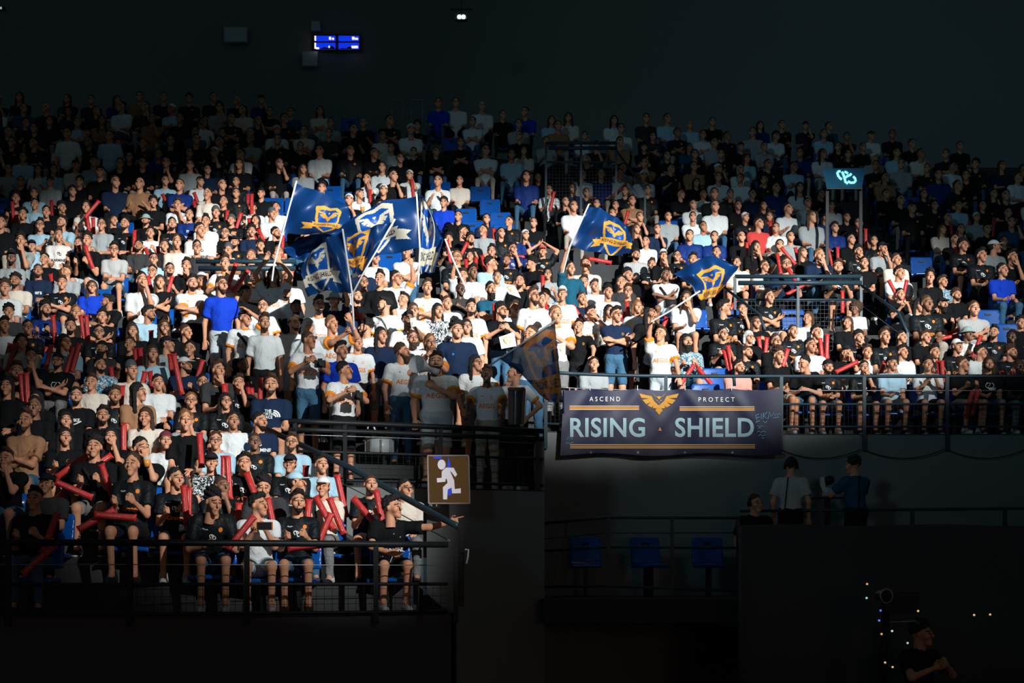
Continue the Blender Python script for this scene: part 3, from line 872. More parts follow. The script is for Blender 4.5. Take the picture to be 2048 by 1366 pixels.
# the club mark: two open links crossed by a letter-like stroke, about 1 unit wide
MARK = strokes([earc(-.10, .06, .40, .25, 75, 262, -28), earc(.06, -.04, .40, .25, -88, 62, -28), [(-.16, .30), (-.06, .02), (.02, -.32), (.12, -.36)], [(-.05, -.02), (.14, .06), (.24, .20)], [(-.02, .28), (.14, .20)]], .13)
def disc(r, n=10): return [(r * math.cos(2 * math.pi * i / n), r * math.sin(2 * math.pi * i / n)) for i in range(n)], [tuple(range(n))]
def place(g, x, y, s=1.0): return [(x + a * s, y + c * s) for a, c in g[0]], g[1]
SQUIG = place(strokes([[(-.5, 0), (-.35, .12), (-.2, -.1), (-.05, .12), (.1, -.08), (.3, .1), (.5, .02)]], .12), -.085, .40, .06)
def design(code):
    """list of (geometry, material)"""
    if code == 'J': return [(place(text_mesh('AEGIS', .088, .0016, 1.05), 0, .235), M_ORANGE), (place(disc(.013, 3), .0 - .075, .375), M_ORANGE), (place(disc(.012, 3), -.06, .375), M_ORANGE), (place(strokes([earc(0, 0, 1, 1.2, 0, 360)], .3), .075, .355, .016), M_ORANGE)]
    if code == 'K': return [(place(MARK, 0, .325, .085), M_PWHITE), (place(text_mesh('Orange', .068, .0012), 0, .225), M_ORANGE), (place(disc(.024, 7), .085, .40), M_ORANGE), (SQUIG, M_PWHITE)]
    if code == 'k': return [(place(MARK, 0, .33, .075), M_PWHITE), (place(disc(.025, 7), .085, .40), M_ORANGE), (SQUIG, M_PWHITE)]
    if code == 'Q': return [(place(MARK, 0, .33, .08), M_PWHITE), (place(text_mesh('Orange', .075, .0012), 0, .23), M_PWHITE)]
    if code == 'V': return [(place(MARK, .02, .35, .08), M_PBLACK), (place(text_mesh('KARMINE', .062, .002), 0, .24), M_PBLACK)]
    if code == 'nike': return [(place(text_mesh('NIKE', .06, .0015), 0, .34), M_PWHITE), (place(strokes([[(-.8, .1), (-.5, -.2), (.2, .0), (1, .4)]], .16), 0, .295, .085), M_PWHITE)]
    if code == 'face': return [(place(text_mesh('THE', .045, .0012), -.03, .355), M_PWHITE), (place(text_mesh('NORTH', .045, .0012), -.045, .318), M_PWHITE), (place(text_mesh('FACE', .045, .0012), -.03, .281), M_PWHITE), (place(strokes([earc(0, 0, 1, 1, 0, 90), earc(0, 0, .68, .68, 0, 90), earc(0, 0, .36, .36, 0, 90)], .22), .035, .285, .075), M_PWHITE)]
    if code == 'kar': return [(place(text_mesh('KARMINE', .065, .002), 0, .27), M_PWHITE), (place(MARK, -.02, .35, .06), M_PWHITE)]
    if code == 'ers': return [(place(text_mesh('ers', .10, .002), .02, .27), M_PWHITE)]
    if code == 'kb': return [(place(text_mesh('KARMINE', .065, .002), .02, .20), M_PWHITE), (strokes([[(-.12, .05), (.02, .40)], [(-.02, .03), (.10, .36)]], .006), M_PWHITE)]
    if code == 'vent': return [(place(text_mesh('VENT', .05, .0015), .04, .25), M_PWHITE), (place(strokes([earc(0, 0, 1, .7, 120, 420), [(-.8, .6), (.2, .5), (-.5, -.5), (.6, -.6)]], .12), 0, .31, .07), M_PWHITE)]
    if code == 'dot': return [(place(disc(.016, 10), -.05, .33), mat('badge_blue', (0.02, 0.16, 0.5), 0.4, 0.4))]
    if code == 'crest': return [(place(strokes([earc(0, 0, 1, 1.3, 0, 360)], .5), .085, .36, .014), M_GOLD)]
    return []
def print_me(pose, code):
    """one small mesh per printed mark"""
    k = (pose, code)
    if k in PRINT_ME: return PRINT_ME[k]
    if pose not in BVH:
        v, f, m = figure(pose)['shirt']
        BVH[pose] = BVHTree.FromPolygons([tuple(map(float, p)) for p in v], [tuple(map(int, q)) for q in f])
    fig = figure(pose); R = fig['R']; T = fig['T']
    dirv = Vector(R @ np.array((0, 1.0, 0)))
    res = []
    for (vs, fs), m in design(code):
        b = MB()
        out = []
        for x, y in vs:
            o = Vector(T(x, -.45, y))
            hit = BVH[pose].ray_cast(o, dirv, 1.0)[0]
            out.append((hit if hit is not None else Vector(T(x, -.10, y))) - dirv * .005)
        b.add(out, fs); nm = 'lettering' if len(fs) > 20 else 'badge' if len(vs) < 13 else 'emblem'
        res.append((nm, b.mesh(nm, [m])))
    PRINT_ME[k] = res
    return PRINT_ME[k]

# ------------------------------------------------------------------ the crowd, read off the photograph
# each line: view, then "x y shirt head yaw pose flags" in that view's own pixels (views only give pixel directions)
VIEWS = {'A': (0, 800, 2.969), 'B': (480, 820, 3.252), 'C': (0, 520, 4.267), 'D': (420, 540, 4.267), 'E': (820, 560, 4.267), 'F': (1080, 560, 3.794),
         'G': (1540, 560, 3.795), 'H': (560, 340, 4.878), 'I': (1080, 360, 3.938), 'L': (0, 120, 3.794), 'O': (1500, 160, 3.414), 'P': (0, 400, 6.827), 'Q': (280, 380, 6.4), 'R': (860, 420, 6.827),
         'M': (500, 120, 3.794), 'N': (1000, 120, 3.794)}
CROWD = '''
A: 150 125 C d 0 x r2|205 40 B d 10 s 3|390 130 B l 20 s|610 95 B d 10 s r2|865 100 w m -5 j|385 220 B l 20 h|560 280 B c 5 h bag|655 220 B l 20 d|840 290 B d 25 d|785 385 K d 5 h|985 265 W 5 20 s|1115 195 G o 15 d e|1100 125 B o 10 s|1340 100 K l 15 s e|1280 275 L d 10 s e|1385 210 W d 10 s 2|1045 470 K d 30 h|1255 415 P 1 10 s|1315 515 K z 25 c 3|1450 375 K d 15 d|1265 605 k d 40 w|205 590 B d 5 h|275 500 g 1 -5 s|35 350 B d 0 c
B: 130 125 N d 40 s rp:kar|95 260 k z 20 s e3|335 250 L b 5 s er|325 365 K 1 0 s e|530 370 L D 10 s|370 475 K 3 60 s|150 500 g c 10 w|540 520 w 2 0 h|375 600 K D 10 h r|120 620 W d 45 n|850 485 k z 20 h r|990 635 B d 60 p p:kb|1075 610 w d 30 s e
C: 40 240 W d 10 s|130 180 w d 5 s r2|325 95 N d 20 s r2p:ers|530 200 k b 20 x|565 105 G b -20 s|785 255 U m 15 s e|75 445 g d 15 s|390 420 Q d 35 h r|240 580 K d 10 s e2|35 560 W d 30 s 2|600 570 B D 15 x r|650 450 w o 10 s|920 480 B d -50 x r2|870 605 O d 20 x|845 660 K d 10 s e|185 700 w l 20 s|265 830 B d 20 c|550 705 L l 40 s e|490 865 B 7 0 x rep:vent|870 770 g 7 5 s R|1110 720 B z 0 h|1130 605 B m 20 s|1270 460 L d 60 s r2|1400 575 B m 10 s eu|1430 720 G 1 50 s|1300 800 L m 15 h|1590 720 B d 30 s|1620 800 B d 0 j|1580 930 N 2 45 h re|1860 940 g d 30 c|855 930 H d 25 s r|1120 940 w 4 25 s|140 955 B d 15 h r2|780 1085 w b 5 s|980 1160 k d 10 s r2|1350 1085 W d 20 s|1180 1130 C l 60 s|650 1165 B d 10 s rp:nike|310 1190 B l 0 s|1630 1210 k o 15 s e|1730 1110 B d 10 s re|60 1080 B l 0 s|1300 100 L d 0 s e|1450 85 g d 10 h er|1365 190 O m 15 x|1210 150 W d 20 d|1640 200 J D 20 A r|1720 170 w 2 5 s e2|1590 50 B d 20 c|1310 30 L d 10 s e|1890 215 U z 25 T er|1920 30 J b 10 H
D: 305 225 B 7 30 T|385 130 J b 20 T e|540 50 J l 15 V e|665 170 W o 10 T er|450 310 J d 0 T eu|300 415 J b 30 Y bag|465 455 W b 20 T r|650 290 W d 20 T r|735 340 B D 15 T r3|930 305 J d 20 T er|720 470 W b 25 T r|840 490 W q 20 T|840 600 J z 45 N 2|1060 260 N 6 0 F e|1040 470 J o 25 G|1290 50 N d -15 T|1310 180 J d 10 T e2|1255 320 B d 20 H r|1170 400 N 1 0 T|1330 540 J d -60 T r|1590 70 J d 35 F e|1450 80 B d 0 T|1490 300 J D -60 T r|1650 330 W d -20 T|1855 150 J b 20 A u|1735 345 W m 20 T e|1690 430 J d 20 D r3|1460 560 N l 30 T|1120 690 U d 30 T u|1150 860 J d 60 N|1260 690 J d 15 T|1640 700 J d 50 T R|1730 590 W d 15 T eR|1880 630 J o 20 M eR|1930 790 J d 0 C R|1945 350 P l 15 T u|2025 335 W d 10 T|520 985 N d 5 s rp:face|285 880 B z 20 s r3|245 1000 k b 15 d
E: 430 140 g z 10 C e4|520 240 J d 15 T r|690 85 T d 10 A R|935 15 B d 0 T r|890 240 J b 15 T u|780 265 B d 25 N erp:dot|1055 90 J d 25 T er|1125 175 J d 20 T|1300 120 J 2 0 T|1245 300 J o 15 C|400 430 N d 15 T p:dot|480 400 W l 20 T e|560 710 J l 40 E e|655 810 J d 0 K 4|890 800 J d -60 Z|1030 470 W d -10 T|1440 500 B D 0 K p:crest|1545 380 J d 30 D|1465 195 N d 20 H u|1575 75 W b 10 T|1690 105 J c 15 T|1700 270 w l 15 T|1760 300 N d 20 A ep:crest|1940 230 W v 15 T|1860 100 g d 0 H e|1160 130 W o 0 T
F: 840 250 B l 30 T e|915 410 J b -10 L|1110 470 I l 10 h R|1110 140 W m 0 c|1400 215 K d 60 s|1535 230 K d 5 c|1740 130 k d 15 x|1390 410 k d 15 h e|1640 370 O m 15 h e|1585 500 B q 10 s e|1570 575 k z 40 s r|1510 660 M d 20 j r|1790 470 B d 10 h e|1810 575 B d 10 j|1920 390 K z 15 s u|410 640 G d 0 s
G: 260 635 B d -40 w|310 500 W d 10 s 2|350 400 B d 10 h|290 290 W m -10 s|440 660 K 7 10 j r|650 280 W a -20 s 3|590 420 B m -10 s|580 550 B 1 -20 d|675 530 K c 10 c|740 585 W b 0 s|715 685 k d 0 c|870 430 k b 10 s|1000 500 B d 20 s|925 635 L 7 10 s u|1005 600 W D 20 s|1180 470 B b 10 s|1200 640 W c 5 n|1250 560 K d 10 h|1420 505 K 2 10 s|1500 410 V 6 20 h 3|1465 640 B d 30 h|1660 640 B m 5 s rp:vent|1600 585 W d 30 s|1830 590 k d 40 h r|1890 660 B d 0 s r4|1700 400 k D -20 s r|1835 450 B d 0 s 4|1905 400 B d 0 s|1310 185 B 1 20 h R|1130 190 V l 10 j e|1190 150 K d 10 s 3|1415 120 B d 10 s r|1550 220 S d 0 x|990 110 B d 0 n|1310 20 I b 20 s
I: 70 90 W b 0 h|200 170 k d 20 c|265 210 W b 10 s|260 70 N d 10 s e|365 130 k b 10 s e|445 190 k d 0 s|595 215 B d 0 s r|670 90 k d 0 s r|725 165 C d 0 x re|845 80 k d 0 s r|570 270 C o 0 s|785 320 B b 10 c r|1010 290 G d 10 s|920 400 N d 0 c r|1105 140 B d 30 s|1205 195 W d 10 s|1205 290 W d 0 j r|1285 170 W d 20 s 3|1380 210 W b 10 s|1285 370 L d 10 s 3|1180 440 Q d 0 s r|1375 450 Q d 0 s r|1230 90 B l 0 s|1375 90 B d 0 s 3|1500 140 k d 0 c|1560 250 B d 0 s e3|1615 310 k 2 20 s r|1590 450 B z 10 s r|1720 345 R d 30 s r|1760 220 K l 0 s|1810 290 N m 0 h|1675 150 N d 20 s|1950 230 W d 20 h|1860 380 W d 0 s r|1975 450 G d 10 s|1890 520 k d 0 h|1700 530 B l 10 c|1550 650 w l 0 s|1770 680 V d 10 s e|1940 670 N d 0 h er|760 490 B m 20 c|835 495 W d -20 s r|755 590 S d 20 s r|970 600 B 2 0 c|1080 620 k d 0 s e|1205 630 B d 0 s|1390 570 Q d 0 s|880 670 K d 0 x u|990 750 W d 10 x 3bag|360 670 w b 0 s|690 750 B c 20 s|640 810 g d 0 s|345 810 G b 0 s|240 700 T d 10 L|60 740 G l 0 h e
O: 1110 875 K 4 10 s r|1030 820 B d 10 s|930 780 B d 10 s|1190 845 k d 0 s|1265 890 k d 10 s|1425 905 L d 10 s r|1350 950 B d 20 h|1550 955 G 6 0 s|1445 1030 B d 10 c|1310 1030 H m 10 s|1395 1090 B d 20 s e|1455 1130 K d 20 s|1580 1200 K d 10 s|1620 1030 B d 0 s e|1670 1140 G 2 60 s|1740 1110 B d 0 s|1790 1210 B d 20 c|1725 1300 U d 20 s|1765 910 B d 0 s|1665 820 B d 10 c|1750 790 B d 0 s|1590 900 B d 0 s|690 1090 B d 10 s|740 1170 k d 20 c|905 1150 G 1 20 c|1000 1230 w d 20 s|780 1250 B d 0 s|1020 1320 W d 10 s|600 1280 k b 0 h r|475 1200 N o 10 c|360 1180 B m 30 s|580 1010 Q c 10 s|510 940 Q l 10 s e|660 950 B c 0 h|745 980 B d 0 h|420 920 G m 20 s|395 840 W d 20 s|490 840 B d 0 h 3|560 920 W l 0 s|850 1100 k d 0 s|1230 1340 B d 0 s
P: 310 200 B d 10 s|475 65 L d 10 s|630 170 B d 15 s|845 110 B c 30 s|1175 100 V l 10 h|545 350 L d 10 x e|845 310 L d -10 n r|800 490 V d 20 s|1190 510 B d 10 h|1385 340 G d 10 s e|1545 330 B l 30 s|1705 330 k d -5 s r|1990 370 B 6 0 s r|1555 680 S d 20 j e|1890 640 g d 0 s r2|280 560 G d 10 c r|155 790 G 1 10 s re3|435 740 L 1 15 s|605 850 B d 0 s|1080 590 B l 0 h
Q: 170 160 O d 10 s|480 190 W d 10 c|630 320 Q d 10 s|840 410 W d 0 s|970 290 k 4 10 s|1070 150 B d 0 h|1225 80 k d 10 s|870 60 w d 0 s u|1440 230 W 1 0 h|1550 110 B 1 0 s r|1740 230 W d 0 s|1690 310 W 4 30 s|1740 570 B d 30 s r|1430 530 N d 20 s u|1540 710 k 7 20 s|1420 850 k o 0 s r|1210 670 k 1 0 s r|1130 770 C 4 10 s|1090 560 B d 0 s e|770 520 V d 30 s|730 740 g d 10 s e|1170 420 k 4 0 h|410 440 k d 10 s r|130 640 W d 20 h|310 770 W d 20 s|470 670 w d 20 s|1770 800 w o 0 c|1480 440 B l 0 h
R: 390 180 B d 0 s|450 300 B d 50 c|255 400 k d 0 h|555 400 k c 10 h r|725 280 G d -20 s u|765 150 N d 0 s|550 630 B l 0 h|365 660 k o 0 s e|840 570 B d 0 s|970 440 k d 20 s|1085 235 k d -30 s|1410 180 B o 0 s|1300 400 Q 6 20 c|1130 550 Q d 20 c e|1540 590 K 8 0 v|1045 720 K d 0 s r2|835 730 L d 60 s|1390 750 O d -60 s|915 920 W z 10 s|585 850 W d 20 s 3|450 900 W b 0 L
H: 850 90 W d 0 d|760 230 W 4 30 j|1010 200 B 2 10 s|1090 60 B d 20 c|1265 50 W 2 0 d|1540 110 W d -10 n|1750 110 w d -10 s|1600 330 U c 0 s|1240 800 W z 0 x|930 860 W d 10 s
L: 510 560 W d 0 T|830 580 L d 0 T|1080 785 B d 15 s r|1260 780 B b 10 c|1440 800 G d 10 s r|905 790 B d 10 s|570 800 w 1 20 s|870 930 N b 20 s|1060 940 C z 0 h|170 740 L d 15 s|400 830 L l 20 s|290 880 w l 10 h|60 830 G d 10 h r|380 950 G 1 10 s r|760 850 B 1 10 s|1250 920 L b 20 h|980 740 B d 10 s r|710 770 G 1 5 s|155 950 B d 20 s e|545 1000 B c 20 s|600 960 B c 0 s|1570 880 N d 20 s e|1515 940 W 4 20 h|1575 1020 w d 0 s u|1680 950 B d 20 s|1790 1010 k d 10 s|120 1050 k c 20 h|255 1080 L d 20 s
M: 1760 200 W z 0 s|1430 330 U d 0 s|1560 310 W d 0 s|310 400 T d 0 s|610 480 G d 0 s|1215 530 W 2 0 j|1690 470 W d 0 x|1070 670 W d 0 s|530 690 W d 0 s|760 690 k d 10 s|400 830 G m 10 s|220 790 B b 20 d|1790 690 W d 20 x 2|600 560 g d 0 s|1240 700 B d 0 s|1410 700 B d 10 x|380 660 B d 0 s
N: 920 270 W d 0 s|190 320 U d -20 s|1270 380 L d 10 s|390 460 L m 0 s|520 440 w m 0 s|865 460 W O 0 s|90 720 L d 10 s 3|180 690 w l 0 s|200 860 Q l 10 s|290 920 B d 10 s r3|620 870 W l 30 s r|770 870 Q d 0 s|910 870 W d 10 h 3|1090 880 W 2 0 s 3|1270 730 K d 10 x|1480 720 K d 0 s|1680 720 K d 0 x|1660 890 W d 0 j|1870 750 L m 10 s|140 490 G d 0 s|660 760 B d -30 s|440 380 C b 0 s|1110 250 g d 0 s
'''
HOODS = {'1': ('cap', 'black'), '2': ('cap', 'white'), '3': ('cap', 'blue'), '4': ('beanie', 'grey'), '5': ('capback', 'maroon'), '6': ('bucket', 'sage'), '7': ('capback', 'black'), '8': ('cap', 'red')}
HAIRS = {'d': ('short', 'dark'), 'D': ('quiff', 'dark'), 'b': ('quiff', 'brown'), 'c': ('curly', 'dark'), 'l': ('long', 'dark'), 'm': ('long', 'brown'), 'o': ('short', 'ginger'),
         'O': ('long', 'ginger'), 'z': ('buzz', 'brown'), 'q': ('bob', 'white'), 'v': ('bob', 'ginger'), 'a': ('afro', 'brown')}
STANDING = set('TACDYNKFGELVHMZ')
SHIRTW = {'W': 'white tee', 'w': 'cream tee', 'G': 'grey tee', 'g': 'charcoal tee', 'B': 'black tee', 'N': 'navy tee', 'U': 'royal blue top', 'L': 'pale blue top', 'T': 'teal tee', 'R': 'red tee',
          'C': 'tan top', 'M': 'salmon tee', 'J': 'white orange-trimmed jersey', 'K': 'black jersey with orange lettering', 'k': 'black jersey with orange badge', 'Q': 'blue jersey', 'V': 'cream jersey', 'O': 'black polo',
          'P': 'leaf-print shirt', 'S': 'striped shirt', 'H': 'tropical-print shirt', 'I': 'speckled blue shirt'}
POSEW = {'s': 'seated', 'j': 'leaning in', 'x': 'arms crossed', 'c': 'hand at chin', 'd': 'hand at mouth', 'h': 'hands forward', 'w': 'bent forward', 'n': 'hands before chest', 'v': 'hands on head', 'p': 'pointing right',
         'T': 'standing', 'A': 'standing, arms crossed', 'C': 'standing, hand on chest', 'D': 'standing, hand at face', 'Y': 'standing, hand on forehead', 'N': 'standing, hands before chest', 'K': 'leaning on rail', 'F': 'raising one arm', 'G': 'gripping a flagpole',
         'E': 'reaching right', 'L': 'arm raised high', 'V': 'hands on head', 'H': 'standing, hands forward', 'M': 'standing with megaphone', 'Z': 'standing, hand on hip'}
HATW = {'1': 'black cap', '2': 'white cap', '3': 'pale blue cap', '4': 'grey beanie', '5': 'maroon cap', '6': 'bucket hat', '7': 'backward black cap', '8': 'red cap'}

def parse_crowd():
    out = []
    for line in CROWD.strip().splitlines():
        v, rest = line.split(':', 1)
        ox, oy, s = VIEWS[v]
        for e in rest.split('|'):
            q = e.split()
            fl = q[6] if len(q) > 6 else ''
            pr = None
            if 'p:' in fl: fl, pr = fl.split('p:')
            bag = 'bag' in fl; fl = fl.replace('bag', '')
            sk = [int(c) for c in fl if c in '234']
            out.append(dict(x=ox + float(q[0]) / s, y=oy + float(q[1]) / s, shirt=q[2], head=q[3], yaw=float(q[4]), pose=q[5], beard='r' in fl, big='R' in fl, mou='u' in fl, specs='e' in fl,
                            skin=sk[0] if sk else 1, pr=pr, bag=bag))
    return out
PEOPLE = parse_crowd()
def snap(v, opts): return min(opts, key=lambda o: abs(o - v))

OCC = {}    # row -> list of X taken
def row_slot(x, y, h_want, width=.45, off=0.0, rows=None, weight=1.2):
    """row, X, depth of a thing whose reference point, h_want above its row's floor, shows at pixel (x, y)"""
    best = []
    for k in (rows or range(NROW)):
        d = row_D(k) + 1.0
        for _ in range(6):
            X = (x - 1024) / F * d; d = row_D(k) + bend(X) + off
        X = (x - 1024) / F * d
        a, c = row_range(k)
        if not (a - .3 <= X <= c + .25): continue
        h = CZ + (HY - y) / F * d - row_floor(k)
        cost = abs(h - h_want)
        near = [abs(X - q) for q in OCC.get(k, [])]
        if near and min(near) < width: cost += weight * (width - min(near))
        best.append((cost, k, X, d, h))
    best.sort()
    return best[0][1:] if best else None

for p in PEOPLE:
    p['stand'] = p['pose'] in STANDING
    p['order'] = p['y'] + (0.35 * 130 if p['stand'] else 0)
for p in sorted(PEOPLE, key=lambda q: -q['order']):
    fig_h = 1.202 if not p['stand'] else 1.612
    lean = POSES[p['pose']][1]
    off = -math.sin(lean) * .68 - .02
    hh = fig_h - (1 - math.cos(lean)) * .68
    k, X, d, h = row_slot(p['x'], p['y'], hh, off=off)
    OCC.setdefault(k, []).append(X)
    p.update(k=k, X=X, d=d, h=h, hh=hh, depth=d)
for p in PEOPLE:
    p['gap'] = min([abs(q['X'] - p['X']) for q in PEOPLE if q is not p and q['k'] == p['k']] or [1.0])
PEOPLE.sort(key=lambda q: q['depth'])
NEAR = PEOPLE[:300]
FARP = PEOPLE[300:]

_O = 'zeroth first second third fourth fifth sixth seventh eighth ninth tenth eleventh twelfth thirteenth fourteenth fifteenth sixteenth seventeenth eighteenth nineteenth'.split()
def ordinal(n):
    if n < 20: return _O[n]
    t = {2: 'twent', 3: 'thirt', 4: 'fort', 5: 'fift'}[n // 10]
    return t + 'ieth' if n % 10 == 0 else t + 'y-' + _O[n % 10]
rows = {}
for p in NEAR: rows.setdefault(p['k'], []).append(p)
for k, L in rows.items():
    L.sort(key=lambda q: q['X'])
    for i, p in enumerate(L): p['idx'] = i + 1
def person_label(p):
    w = ['person in ' + SHIRTW[p['shirt']]]
    ex = []
    if p['head'] in HATW: ex.append(HATW[p['head']])
    if p['specs']: ex.append('glasses')
    s = w[0] + (' and ' + ex[0] if len(ex) == 1 else ', %s and %s' % tuple(ex) if ex else '')
    s += ', ' + POSEW[p['pose']]
    tail = ', %s row up, %s from left' % (ordinal(p['k'] + 1), ordinal(p['idx']))
    if len((s + tail).split()) > 16:
        s = w[0] + (' and ' + ex[0] if ex else '')
    if len((s + tail).split()) > 16: s = w[0]
    return s + tail

SPECIAL = {}
HEADSET = None
def build_person(p, root_name='person', loc=None, rz=None, scale=None, group='spectators in the stand', label=None, shoes=True):
    pose = p['pose']
    yaw = snap(p['yaw'], (-60, -40, -20, 0, 15, 30, 50)); pitch = -3 if pose not in ('w', 'j') else (14 if pose == 'w' else 4)
    if p.get('pitch') is not None: pitch = p['pitch']
    body_rz = math.radians(p['yaw'] * .35 + RND.uniform(-6, 6)) if rz is None else rz
    fig = figure(pose)
    hp = Vector(fig['head'])
    if loc is None:
        sc = min(1.13, max(.87, p['h'] / hp.z))
        wsc = sc * (RND.uniform(.95, 1.06) if not p['big'] else 1.12)
        off = Matrix.Rotation(body_rz, 3, 'Z') @ Vector((hp.x * wsc, hp.y * wsc, 0))
        yb = row_D(p['k']) + bend(p['X'])
        d = yb + off.y
        loc = Vector(((p['x'] - 1024) / F * d - off.x, yb, row_floor(p['k'])))
    else:
        sc = scale or 1.0; wsc = sc
    root = empty(root_name, loc, label or person_label(p), 'person', group, body_rz)
    root.scale = (max(.88, min(wsc, p.get('gap', 1.0) / .53)), wsc, sc)
    p['root'] = root; p['sc'] = sc; p['wsc'] = wsc
    hk = p['head']
    hair = HAIRS.get(hk, ('under', 'dark'))
    if hk == 'd': hair = (RND.choice(['short', 'short', 'short', 'quiff', 'quiff', 'curly']), RND.choice(['dark', 'dark', 'dark', 'brown']))
    hm = M_HAIR[hair[1]]
    bo = obj('body', body_mesh(pose, yaw, pitch), root)
    setmat(bo, 0, M_SKIN[p['skin']]); setmat(bo, 2, hm)
    sh = obj('shirt', shirt_me(pose), root)
    code = p['shirt']
    m = FAB['K'] if code == 'k' else FAB[code]
    setmat(sh, 0, m)
    trim = M_TRIM if code == 'J' else m
    setmat(sh, 1, trim)
    pc = p['pr'] or (code if code in 'JKkQV' else None)
    if pc:
        for nm, pm in print_me(pose, pc): obj(nm, pm, sh)
    leg = p.get('leg') or RND.choice(['jean', 'black', 'black', 'grey', 'beige', 'black', 'pale'])
    long = p.get('long', RND.random() < (.45 if p.get('k') not in (0, 8) else .15))
    po = obj('trousers' if long else 'shorts', pants_me(pose, long), root); setmat(po, 0, LEGM[leg])
    if shoes:
        sm = M_SHOE[RND.choice(['white', 'dark', 'white'])]
        for N in fig['shoes']:
            so = obj('shoe', SHOE, root, Matrix.Translation(Vector((float(N[0]), float(N[1]), 0))) @ Matrix.Scale(1.18, 4)); setmat(so, 0, sm)
    HM = head_matrix(pose, yaw, pitch)
    if hk in HOODS:
        ck, cm = HOODS[hk]
        ho = obj('hair', hair_mesh('under'), root, HM); setmat(ho, 0, hm)
        co = obj({'cap': 'cap', 'capback': 'cap', 'beanie': 'beanie', 'bucket': 'bucket_hat'}[ck], hair_mesh(ck), root, HM); setmat(co, 0, CAPM[cm])
    else:
        ho = obj('hair', hair_mesh(hair[0]), root, HM); setmat(ho, 0, hm)
    if p['big'] or p['beard'] or p['mou']:
        bo = obj('beard' if not p['mou'] else 'moustache', hair_mesh('bigbeard' if p['big'] else 'beard' if p['beard'] else 'moustache'), root, HM); setmat(bo, 0, M_HAIR['ginger'] if hk == 'o' else M_HAIR['dark'] if hair[1] == 'dark' else M_HAIR['brown'])
    if p['specs']: obj('glasses', GLASSES, root, HM)
    if p['bag']:
        b = MB(); T = fig['T']
        b.tube([T(-.12, .06, .46), T(-.10, -.10, .42), T(.0, -.135, .28), T(.10, -.15, .12)], .022, 6)
        b.box(T(.09, -.17, .12), (.20, .07, .13))
        b.build('shoulder_bag', M_STRAP, root, True)
    return root
for p in NEAR: build_person(p)

# ------------------------------------------------------------------ far spectators (too many and too small to pick apart): one mesh
def coarse_head(): return make_head(.021)
CH = coarse_head()
CHAIR = {k: surf(hair_fn(k), (-.13, -.16, -.3), (.13, .2, .2), .024) for k in ('short', 'long', 'cap', 'curly')}
cols = ['W', 'w', 'G', 'g', 'B', 'N', 'U', 'L', 'T', 'K', 'Q', 'C', 'R', 'V', 'S']
FM = [M_SKIN[1], M_SKIN[2], M_SKIN[3], M_HAIR['dark'], M_HAIR['brown'], CAPM['white'], LEGM['black'], LEGM['jean'], LEGM['beige'], M_EYE, M_ORANGE] + [FAB[c] for c in cols]
def far_figure(p):
    pose = p['pose'] if p['pose'] in ('s', 'x', 'c', 'h', 'j', 'T', 'd', 'n') else 's'
    fg = figure(pose, True)
    code = 'K' if p['shirt'] in 'kKO' else p['shirt'] if p['shirt'] in cols else 'w'
    ms = FM.index(FAB[code]); sk = (0, 0, 0, 1, 2, 2)[p['skin']] if p['skin'] > 1 else 0
    legm = RND.choice([6, 6, 7, 8])
    yaw = p['yaw'] * .7
    HM = Matrix.Translation(Vector(fg['head'])) @ Matrix.Rotation(math.radians(yaw), 4, 'Z') @ Matrix.Rotation(math.radians(-6), 4, 'X')
    parts = []
    for nm, mi in (('c_skin', sk), ('c_shirt', ms), ('c_leg', legm)):
        v, f = fg[nm]; parts.append((v, f, np.full(len(f), mi, np.int32)))
    hv, hf, hm = CH
    parts.append((xf(HM, hv), hf, np.where(hm == 0, sk, 9).astype(np.int32)))
    hk = p['head']
    st = 'cap' if hk in '1234568' else 'long' if hk in 'lmqvO' else 'curly' if hk in 'ca' else 'short'
    if hk != 'z':
        v, f = CHAIR[st]
        parts.append((xf(HM, v), f, np.full(len(f), 5 if hk in '236' else 4 if hk in 'bmov' else 3, np.int32)))
    if code == 'K' :
        # badge as a small raised lozenge on the chest
        c = np.array(fg['T'](.08, -.125, .39)); e = .028
        parts.append((np.array([c + (-e, 0, 0), c + (0, -.012, -e), c + (e, 0, 0), c + (0, -.012, e)]), np.array([[0, 1, 2, 3]]), np.full(1, 10, np.int32)))
    v, f, m = cat(parts)
    sc = min(1.1, max(.9, p['h'] / p['hh']))
    rz = math.radians(p['yaw'] * .35 + RND.uniform(-8, 8))
    M = Matrix.Translation((p['X'], row_D(p['k']) + bend(p['X']), row_floor(p['k']))) @ Matrix.Rotation(rz, 4, 'Z') @ Matrix.Scale(sc, 4)
    return xf(M, v), f, m

def top_line(x):   # upper edge of the seated crowd
    return float(np.interp(x, [0, 300, 520, 700, 850, 940, 1060, 1200, 1320, 1500, 1620, 1800, 1900, 2048], [190, 170, 190, 220, 235, 205, 185, 185, 215, 245, 240, 262, 280, 330]))
NOGO = [(842, 180, 905, 350), (1480, 560, 1735, 720), (1085, 290, 1235, 352), (1640, 335, 1745, 440), (905, 300, 945, 405), (1010, 400, 1080, 440), (585, 180, 640, 215)]
